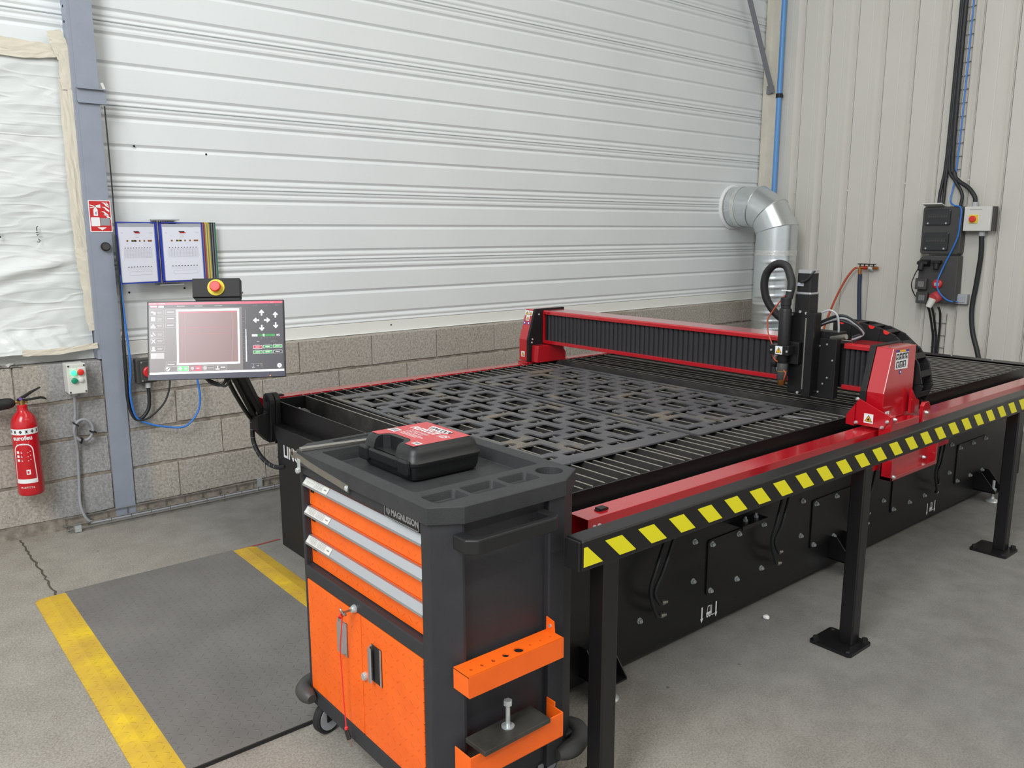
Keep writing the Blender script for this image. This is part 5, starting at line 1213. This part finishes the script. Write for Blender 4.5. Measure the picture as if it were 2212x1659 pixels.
    for i, (x, y, cc) in enumerate(((.142, -.043, 4), (.182, -.042, 5), (.222, -.041, 5), (.142, -.064, 5), (.182, -.064, 5), (.222, -.064, 1))):
        R(x, x+.036, y, y+.013, cc); O(x, x+.036, y, y+.013, 3, .0008, z*2); R(x+.009, x+.026, y+.0055, y+.0075, 3, z*2); R(x+.006, x+.026, y+.0155, y+.0168, 6)
    R(.157, .168, -.014, -.012, 3); R(.212, .240, -.014, -.0125, 6)
    part('screen', m, ['scr_bg', 'scr_dark', 'scr_view', 'scr_white', 'scr_red', 'scr_green', 'scr_grey'], t, recalc=False)
    m = MB(); m.lathe([(.002, 0), (.0022, .001)], (.2073, -.157, .0012), (0, 0, 1), 10); part('power_led', m, 'led', t)
    # emergency stop box above
    m = MB(); m.box(-.093, .095, .176, .2545, -.05, .004); m.prism([(-.082, .162), (.094, .162), (.094, .176), (-.088, .176)], 'z', -.05, -.004); b = part('stop_box', m, 'blackm', t, bevel=.002)
    m = MB(); m.lathe([(.034, 0), (.034, .0035), (.032, .0045)], (.0005, .2155, .004), (0, 0, 1), 36); d = part('yellow_disc', m, 'stopyellow', b, smooth=True)
    m = MB(); m.lathe([(.015, 0), (.015, .012), (.0215, .013), (.0222, .018), (.0215, .026), (.018, .029)], (.0005, .2155, .0085), (0, 0, 1), 32); k = part('stop_button', m, 'redbtn', d, smooth=True)
    m = MB()
    for j in range(3):
        a0 = math.radians(120*j+40)
        for s in range(5):
            a, b2 = a0+s*.16, a0+(s+1)*.16
            m.poly([(.0005+.0105*math.cos(a), .2155+.0105*math.sin(a), .0378), (.0005+.0125*math.cos(a), .2155+.0125*math.sin(a), .0378), (.0005+.0125*math.cos(b2), .2155+.0125*math.sin(b2), .0378), (.0005+.0105*math.cos(b2), .2155+.0105*math.sin(b2), .0378)])
    part('arrow_print', m, 'signred', k, recalc=False)
    m = MB(); m.cyl((.095, .200, -.03), (.103, .200, -.03), .004, n=10); part('side_screw', m, 'steel', b)
    # arm in world coordinates brought into the local frame
    def W2(mb):
        mb.v = [Mx.inverted() @ v for v in mb.v]; return mb
    p0 = c-n*.05-u*.02+r*.06; p0 = c-n*.06-u*.05+r*.03
    m = MB(); m.obox(p0-n*.0, r, u, n, .05, .05, .014); part('tilt_mount', W2(m), 'blackm', t, bevel=.003)
    e1 = Vector((1.545, -.795, .655)); a = (e1-p0).normalized(); side = a.cross(Vector((0, 0, 1))).normalized(); up = side.cross(a)
    for s in (-1, 1):
        m = MB(); m.obox((p0+e1)/2+side*s*.018, a, side, up, (e1-p0).length/2, .012, .020); part('arm_bar', W2(m), 'blackm', t, bevel=.003)
    m = MB(); m.tube([p0-side*.05, (p0+e1)/2-side*.045-Vector((0, 0, .03)), e1-side*.04-Vector((0, 0, .02)), Vector((1.545, -.775, .60))], .010, 8, 6); part('arm_cable', W2(m), 'cable', t, smooth=True)
    m = MB(); m.prism([(1.525, .57), (1.525, .645), (1.60, .66), (1.60, .52), (1.585, .50)], 'y', -.83, -.755); part('arm_bracket', W2(m), 'blackm', t, bevel=.006)
    m = MB(); m.box(1.53, 1.55, -.825, -.800, .66, .735); part('lock_lever', W2(m), 'blackm', t, bevel=.006)
    m = MB()
    for x0, x1 in ((1.585, 1.612), (1.614, 1.641)):
        P = [(-.812+.045*math.cos(a_), .70+.045*math.sin(a_)) for a_ in [PI*i/10 for i in range(11)]]+[(-.775-.037-.042, .53), (-.812-.02, .500), (-.812+.02, .500), (-.77, .53)]
        m = MB(); m.prism([(-.857, .70)]+[(-.812-.045*math.cos(PI*i/10), .70+.045*math.sin(PI*i/10)) for i in range(1, 10)]+[(-.767, .70), (-.775, .53), (-.79, .502), (-.82, .498), (-.845, .51), (-.852, .54)], 'x', x0, x1); part('hinge_plate', W2(m), 'blackm', t, bevel=.004)
    for z in (.715, .525):
        m = MB(); m.lathe([(.010, 0), (.010, .006)], (1.585, -.812, z), (-1, 0, 0), 10); part('hinge_bolt', W2(m), 'gap', t)
    m = MB(); m.tube([(1.535, -.75, .645), (1.535, -.745, .58), (1.535, -.75, .50), (1.545, -.79, .44), (1.56, -.86, .405), (1.575, -.93, .40), (1.59, -.985, .415)], .011, 10, 8); h = part('spiral_hose', W2(m), 'cable', t, smooth=True)
    P = cat_rom([(1.535, -.75, .645), (1.535, -.745, .58), (1.535, -.75, .50), (1.545, -.79, .44), (1.56, -.86, .405), (1.575, -.93, .40)], 4)
    for i in range(1, len(P)-1, 1):
        d_ = (P[i+1]-P[i-1]).normalized(); m = MB(); m.lathe([(.0112, -.0012), (.0118, 0), (.0112, .0012)], P[i], d_+Vector((0, 0, .5)), 10); 
        if i % 2: part('spiral_gap', W2(m), 'greyink', h)
    m = MB(); m.lathe([(.0125, 0), (.0125, .008)], (1.536, -.748, .635), (0, 0, 1), 12); m.box(1.518, 1.528, -.765, -.755, .63, .665); part('cable_tie', W2(m), 'white', t)
    m = MB(); m.tube([c-u*.15-n*.04-r*.06, c-u*.178-n*.05-r*.03, c-u*.183-n*.05+r*.01, c-u*.15-n*.04+r*.03], .006, 8, 6); part('coiled_lead', W2(m), 'cable', t, smooth=True)
    m = MB(); m.tube([c-u*.15-n*.04-r*.07, c-u*.172-n*.05-r*.02, c-u*.19-n*.05+r*.02, c-u*.16-n*.04+r*.045], .005, 8, 6); part('coiled_lead', W2(m), 'cable', t, smooth=True)
build_console()

# ================================================================== CORNER DUCT, PIPES AND SERVICES ON THE RIGHT WALL
def build_corner():
    t = thing('ventilation_duct', 'galvanised round duct with an elbow in the corner of the hall', 'duct', (6.54, -.39, 0))
    cx, R = 6.54, .1775; ny, zc, yv = .06, 1.733, -.39; rb = .28
    def gore(a, b, na, nb, nm='duct_section', r=R, mt='galv', n=40):
        # ring planes: centre + basis
        m = MB(); vs = []
        for c, d in ((a, na), (b, nb)):
            c = Vector(c); ax = Vector((1, 0, 0)); ay = Vector(d).cross(ax).normalized()
            vs += [(c, ax, ay)]
        ring = []
        for c, ax, ay in vs: ring.append((c, ax, ay))
        pts = []
        dirn = (Vector(b)-Vector(a)).normalized()
        for (c, ax, ay), nn in zip(ring, (na, nb)):
            k = 1/max(.5, abs(Vector(nn).normalized().dot(dirn)))
            pts += [c+ax*r*math.cos(2*PI*i/n)+ay*r*k*math.sin(2*PI*i/n) for i in range(n)]
        m.add(pts, [(i, (i+1) % n, n+(i+1) % n, n+i) for i in range(n)]); return part(nm, m, mt, t, smooth=True, recalc=True)
    cy, cz = ny-.17-.0, zc-rb
    cyc = yv+rb     # bend centre y
    P = []
    angs = [90, 67.5, 22.5, 0]
    # centre line: collar, three straight gores, vertical run
    mid = lambda a: Vector((cx, cyc-rb*math.sin(math.radians(90-a))*1.0 if False else cyc-rb*math.cos(math.radians(a)), zc-rb+rb*math.sin(math.radians(a))))
    j = [Vector((cx, ny, zc)), Vector((cx, cyc-.0, zc)), None, None, Vector((cx, yv, zc-rb))]
    k = rb*math.tan(math.radians(22.5/1))
    pA = Vector((cx, cyc-rb*math.tan(math.radians(15)), zc)); pC = Vector((cx, yv, zc-rb+rb*math.tan(math.radians(15))))
    pB = Vector((cx, cyc-rb*math.sin(math.radians(45))/math.cos(math.radians(15)), zc-rb+rb*math.sin(math.radians(45))/math.cos(math.radians(15))))
    n0 = Vector((0, -1, 0)); n1 = Vector((0, -math.cos(math.radians(15)), -math.sin(math.radians(15)))); n2 = Vector((0, -math.cos(math.radians(45)), -math.sin(math.radians(45)))); n3 = Vector((0, -math.cos(math.radians(75)), -math.sin(math.radians(75)))); n4 = Vector((0, 0, -1))
    gore(j[0], pA, n0, n1); gore(pA, pB, n1, n2); gore(pB, pC, n2, n3); gore(pC, Vector((cx, yv, 1.33)), n3, n4)
    def bead(c, nn, r=R):
        m = MB(); ax = Vector((1, 0, 0)); ay = Vector(nn).cross(ax).normalized(); kk = 1
        return m, ax, ay
    for c, nn, dirn in ((pA, n1, n0), (pB, n2, Vector((0, -math.cos(math.radians(30)), -math.sin(math.radians(30))))), (pC, n3, n4)):
        m, ax, ay = bead(c, nn); kk = 1/abs(Vector(nn).dot(dirn)); m.tube([c+ax*(R+.001)*math.cos(2*PI*i/36)+ay*(R+.001)*kk*math.sin(2*PI*i/36) for i in range(36)], .0045, 6, smooth=False, closed=True); part('seam_bead', m, 'galv', t, smooth=True)
    m = MB(); m.cyl((cx, .0, zc), (cx, -.042, zc), R+.002, n=40, caps=False); part('foil_band', m, 'foil', t, smooth=True)
    m = MB(); m.lathe([(R+.001, -.02), (R+.022, -.02), (R+.024, -.005), (R+.010, .006), (R+.001, .006)], (cx, .078, zc), (0, -1, 0), 40); part('wall_seal', m, 'white', t, smooth=True)
    prof = []; z = 1.33
    m = MB(); n = 40; vs = []; rows = []
    zz = 1.33; H = []
    while zz > 0.02: H.append(zz); zz -= .0125
    for q, h in enumerate(H):
        ph = q % 6; rr_ = R+(.0035 if ph == 0 else 0)-(.0 if ph else 0)
        vs += [Vector((cx+rr_*math.cos(2*PI*i/n), yv+rr_*math.sin(2*PI*i/n), h+.010*math.cos(2*PI*i/n+.8)*(1 if 0 < q < len(H)-1 else 0))) for i in range(n)]
    m.add(vs, [(a*n+i, a*n+(i+1) % n, (a+1)*n+(i+1) % n, (a+1)*n+i) for a in range(len(H)-1) for i in range(n)]); part('spiral_pipe', m, 'galv', t, smooth=True)
    m = MB(); m.cyl((cx, yv, 1.35), (cx, yv, 1.305), R+.003, n=40, caps=False); part('foil_band', m, 'foil', t, smooth=True)
    # diagonal brace in the corner
    m = MB(); a, b = Vector((5.90, -.02, 4.557)), Vector((6.913, -.02, 2.777)); d = (b-a).normalized(); m.obox((a+b)/2, d, (0, 1, 0), d.cross(Vector((0, 1, 0))), (b-a).length/2, .008, .026); m.obox((a+b)/2+Vector((0, -.02, 0))+d.cross(Vector((0, 1, 0)))*-.024, d, (0, 1, 0), d.cross(Vector((0, 1, 0))), (b-a).length/2, .02, .003)
    m.box(6.895, 6.93, -.02, .03, 2.76, 2.83); solo('steel_brace', m, 'bracegrey', 'grey diagonal steel brace high in the corner of the hall', 'brace')
    # blue air pipe
    t = thing('air_pipe', 'light blue air pipe running down the corner above the duct', 'pipe', (6.90, -.105, .05))
    m = MB(); m.cyl((6.90, -.105, .05), (6.90, -.105, 5.8), .0235, n=16); part('pipe', m, 'bluepipe', t, smooth=True)
    for z in (2.73, 1.2):
        m = MB(); m.cyl((6.90, -.105, z-.018), (6.90, -.105, z+.018), .031, n=16); m.box(6.90, 6.948, -.115, -.095, z-.012, z+.012); part('pipe_clip', m, 'blackm', t)
    # air manifold and hoses
    t = thing('air_manifold', 'row of red and brass air valves on the right wall', 'valve manifold', (6.93, -1.07, 1.19))
    m = MB(); m.cyl((6.90, -.99, 1.205), (6.90, -1.155, 1.205), .013, n=12); m.cyl((6.90, -.995, 1.205), (6.90, -.995, 1.15), .014, n=12); m.cyl((6.90, -1.07, 1.205), (6.948, -1.07, 1.205), .008, n=8); part('bar', m, 'copper', t, smooth=True)
    m = MB(); m.cyl((6.90, -1.03, 1.205), (6.90, -1.055, 1.205), .017, n=12); part('union', m, 'signred', t)
    m = MB(); m.cyl((6.90, -1.075, 1.205), (6.90, -1.11, 1.195), .018, n=12); part('union', m, 'zinc', t)
    for y in (-1.0, -1.038, -1.078, -1.118):
        m = MB(); m.cyl((6.89, y, 1.217), (6.89, y, 1.235), .005, n=8); m.box(6.875, 6.905, y-.016, y+.016, 1.233, 1.241); part('valve_handle', m, 'blackm', t)
    m = MB(); m.tube([(6.90, -1.000, 1.15), (6.90, -1.002, 1.05), (6.90, -1.015, .85), (6.90, -1.035, .6), (6.90, -1.04, .02)], .017, 10, 6); solo('navy_hose', m, 'navyhose', 'dark blue hose dropping straight down from the air manifold', 'hose', smooth=True)
    m = MB(); m.tube([(6.88, -.985, 1.205), (6.87, -.955, 1.19), (6.86, -.90, 1.11), (6.85, -.84, .98), (6.84, -.79, .84), (6.83, -.74, .66), (6.82, -.70, .4), (6.80, -.68, .02)], .0095, 10, 6); solo('orange_hose', m, 'orangehose', 'thin orange and black hose curving down from the air manifold', 'hose', smooth=True)

def build_switchgear():
    X = 6.945
    t = thing('distribution_board', 'tall dark grey electrical board with sockets on the right wall', 'electrical board', (6.93, -1.66, .94))
    m = MB(); m.prism(rrect(-1.815, -1.51, 1.334, 1.705, .02), 'x', 6.86, X); b = part('upper_box', m, 'boardgrey', t, bevel=.006)
    for z0, z1 in ((1.562, 1.683), (1.364, 1.505)):
        m = MB(); m.prism(rrect(-1.728, -1.533, z0, z1, .012), 'x', 6.845, 6.862); w = part('window_flap', m, 'smoke', b, bevel=.003)
        m = MB()
        for k in range(9): m.box(6.8435, 6.845, -1.56-.0165*k-.013, -1.56-.0165*k, (z0+z1)/2-.002, (z0+z1)/2+.016)
        m.box(6.8440, 6.845, -1.71, -1.553, (z0+z1)/2+.022, (z0+z1)/2+.026); part('breaker_row', m, 'boardgrey', w)
        for y in (-1.56, -1.70):
            m = MB(); m.lathe([(.008, 0), (.007, .003)], (6.845, y, z0+.014), (-1, 0, 0), 10); part('flap_screw', m, 'greyplastic', w)
    m = MB(); m.prism([(-1.56, 1.322), (-1.816, 1.322), (-1.822, .965), (-1.80, .945), (-1.56, .950), (-1.52, .97), (-1.515, 1.285), (-1.53, 1.31)], 'x', 6.85, X); b = part('lower_box', m, 'boardgrey', t, bevel=.006)
    for y, z in ((-1.56, 1.095), (-1.575, .985)):
        m = MB(); m.box(6.81, 6.85, y-.045, y+.045, z-.045, z+.045); s = part('socket', m, 'boardgrey', b, bevel=.006)
        m = MB(); m.box(6.807, 6.81, y-.028, y+.02, z-.022, z+.022); part('socket_lid', m, 'lidgrey', s)
    m = MB(); m.prism([(6.85, 1.29), (6.78, 1.275), (6.775, 1.255), (6.85, 1.235)], 'y', -1.61, -1.53); m.cyl((6.79, -1.565, 1.262), (6.77, -1.565, 1.205), .022, n=12); part('plugged_socket', m, 'blackm', b, bevel=.003)
    m = MB(); m.box(6.80, 6.85, -1.70, -1.635, 1.262, 1.285); m.cyl((6.82, -1.668, 1.262), (6.81, -1.668, 1.215), .02, n=12); part('plugged_socket', m, 'blackm', b, bevel=.003)
    m = MB(); m.lathe([(.036, 0), (.036, .018), (.028, .022)], (6.85, -1.680, 1.10), (-1, 0, 0), 24); k = part('power_socket', m, 'signred', b, smooth=True)
    m = MB(); m.box(6.8265, 6.828, -1.70, -1.66, 1.085, 1.11); part('socket_label', m, 'greyplastic', k)
    m = MB(); m.cyl((6.845, -1.688, 1.0), (6.80, -1.672, .985), .045, .040, n=20); pl = part('power_plug', m, 'labelred', b, smooth=True)
    m = MB(); m.cyl((6.80, -1.672, .982), (6.78, -1.652, .915), .030, .022, n=16); part('plug_body', m, 'offwhite', pl, smooth=True)
    m = MB(); m.obox((6.85, -1.60, 1.715), (.4, 0, -.1), (0, 1, 0), (.1, 0, .4), .055, .075, .004); part('top_visor', m, 'offwhite', t)
    # isolator
    t = thing('isolator_switch', 'white isolator box with a red and yellow rotary switch on the right wall', 'switch box', (6.89, -1.92, 1.52))
    m = MB(); m.box(6.87, X, -2.035, -1.835, 1.515, 1.70); part('back_box', m, 'boardgrey', t, bevel=.004)
    m = MB(); m.box(6.84, 6.87, -2.025, -1.832, 1.515, 1.70); l = part('lid', m, 'offwhite', t, bevel=.004)
    m = MB(); m.box(6.832, 6.84, -1.935, -1.872, 1.575, 1.638); p = part('yellow_plate', m, 'stopyellow', l)
    m = MB(); m.lathe([(.024, 0), (.024, .016), (.02, .020)], (6.832, -1.902, 1.606), (-1, 0, 0), 24); part('red_knob', m, 'redbtn', p, smooth=True)
    m = MB(); m.box(6.8392, 6.84, -1.96, -1.87, 1.676, 1.680); part('lid_print', m, 'greyink', l)
    m = MB(); m.cyl((6.89, -1.885, 1.70), (6.89, -1.885, 1.735), .022, n=12); part('cable_gland', m, 'greyplastic', t)
    m = MB(); m.cyl((6.89, -1.955, 1.515), (6.89, -1.955, 1.478), .022, n=12); part('cable_gland', m, 'greyplastic', t)
    m = MB(); m.tube([(6.89, -1.955, 1.48), (6.90, -1.96, 1.34), (6.91, -1.945, 1.12), (6.91, -1.93, .92), (6.90, -1.955, .74), (6.88, -2.02, .56), (6.87, -2.06, .35), (6.87, -2.07, .02)], .0185, 12, 6); solo('isolator_cable', m, 'cable', 'thick black cable hanging from the underside of the white isolator box', 'cable', smooth=True)
    m = MB(); m.tube([(6.89, -1.885, 1.733), (6.89, -1.875, 1.78), (6.90, -1.82, 1.845), (6.91, -1.74, 1.90), (6.915, -1.70, 1.96), (6.915, -1.672, 2.2), (6.915, -1.668, 4.0), (6.915, -1.668, 5.8)], .0165, 10, 6); solo('feed_cable', m, 'cable', 'thick black cable curving down into the top of the white isolator box', 'cable', smooth=True)
    for k, (ya, yb, lab) in enumerate(((-1.608, -1.628, 'black supply cable entering the board top, nearest the corner'), (-1.640, -1.640, 'black supply cable entering the board top, middle of the bundle'), (-1.775, -1.655, 'black supply cable bending into the board top beside the isolator'))):
        m = MB(); m.tube([(6.90, ya, 1.70), (6.905, ya, 1.80), (6.91, (ya+yb)/2, 1.90), (6.915, yb, 2.02), (6.915, yb-.005, 2.4), (6.915, yb-.008, 4.0), (6.915, yb-.008, 5.8)], .0125, 10, 6); solo('supply_cable', m, 'cable', lab, 'cable', 'cables feeding the electrical board from above', smooth=True)
    m = MB(); m.tube([(6.92, -1.725, 5.8), (6.92, -1.72, 3.0), (6.92, -1.716, 2.3), (6.92, -1.706, 1.93), (6.90, -1.695, 1.76), (6.86, -1.74, 1.715), (6.85, -1.80, 1.69), (6.835, -1.81, 1.58), (6.84, -1.795, 1.45), (6.84, -1.72, 1.25), (6.80, -1.695, 1.12), (6.80, -1.715, 1.04), (6.83, -1.775, .975), (6.88, -1.83, .965)], .006, 8, 8); solo('blue_cable', m, 'bluehose', 'thin blue cable hanging across the front of the electrical board', 'cable', smooth=True)
    m = MB(); m.tube([(6.77, -1.545, 1.21), (6.79, -1.515, 1.16), (6.84, -1.475, 1.08), (6.88, -1.49, 1.0), (6.86, -1.53, .98)], .004, 8, 6); solo('plug_lead', m, 'cable', 'thin black lead looping out at the left edge of the electrical board', 'cable', smooth=True)
    for k, (y0, y1, lab) in enumerate(((-1.64, -1.652, 'black cable dropping from the red plug into the floor tray'), (-1.668, -1.675, 'black cable beside the plug cable under the electrical board'), (-1.722, -1.695, 'black cable bending in under the board from its right side'))):
        m = MB(); m.tube([(6.80, y0, .918), (6.84, y0, .87), (6.89, (y0+y1)/2, .75), (6.92, y1, .6), (6.92, y1, .02)], .009, 8, 6); solo('drop_cable', m, 'cable', lab, 'cable', 'cables dropping below the electrical board', smooth=True)
    t = thing('junction_box', 'small clear junction box at the lower right of the electrical board', 'junction box', (6.92, -1.845, .945))
    m = MB(); m.box(6.895, X, -1.892, -1.80, .947, 1.025); part('box', m, 'greyplastic', t, bevel=.004)
    m = MB(); m.box(6.889, 6.895, -1.878, -1.815, .96, 1.012); part('lid', m, 'greyfilm', t, bevel=.002)
    # wire trays on the wall above and below the board
    for nm, z0, z1, lab in (('wire_tray', 1.93, 5.8, 'galvanised wire ladder tray carrying cables up the right wall'), ('wire_tray', .02, .86, 'short galvanised wire tray on the right wall below the electrical board')):
        t = thing(nm, lab, 'cable tray', (6.93, -1.68, z0), 'wire trays on the right wall')
        for y in (-1.645, -1.69, -1.735):
            m = MB(); m.cyl((6.938, y, z0), (6.938, y, z1), .0028, n=6); part('wire', m, 'wire', t)
        c = MB(); c.tube([(6.91, -1.642, 0), (6.938, -1.642, 0), (6.938, -1.738, 0), (6.91, -1.738, 0)], .0025, 6, smooth=False); me = to_mesh(c, 'wire', 'wire')
        z = z0+.06
        while z < z1: inst('wire', me, t, (0, 0, z)); z += .1
build_corner(); build_switchgear()
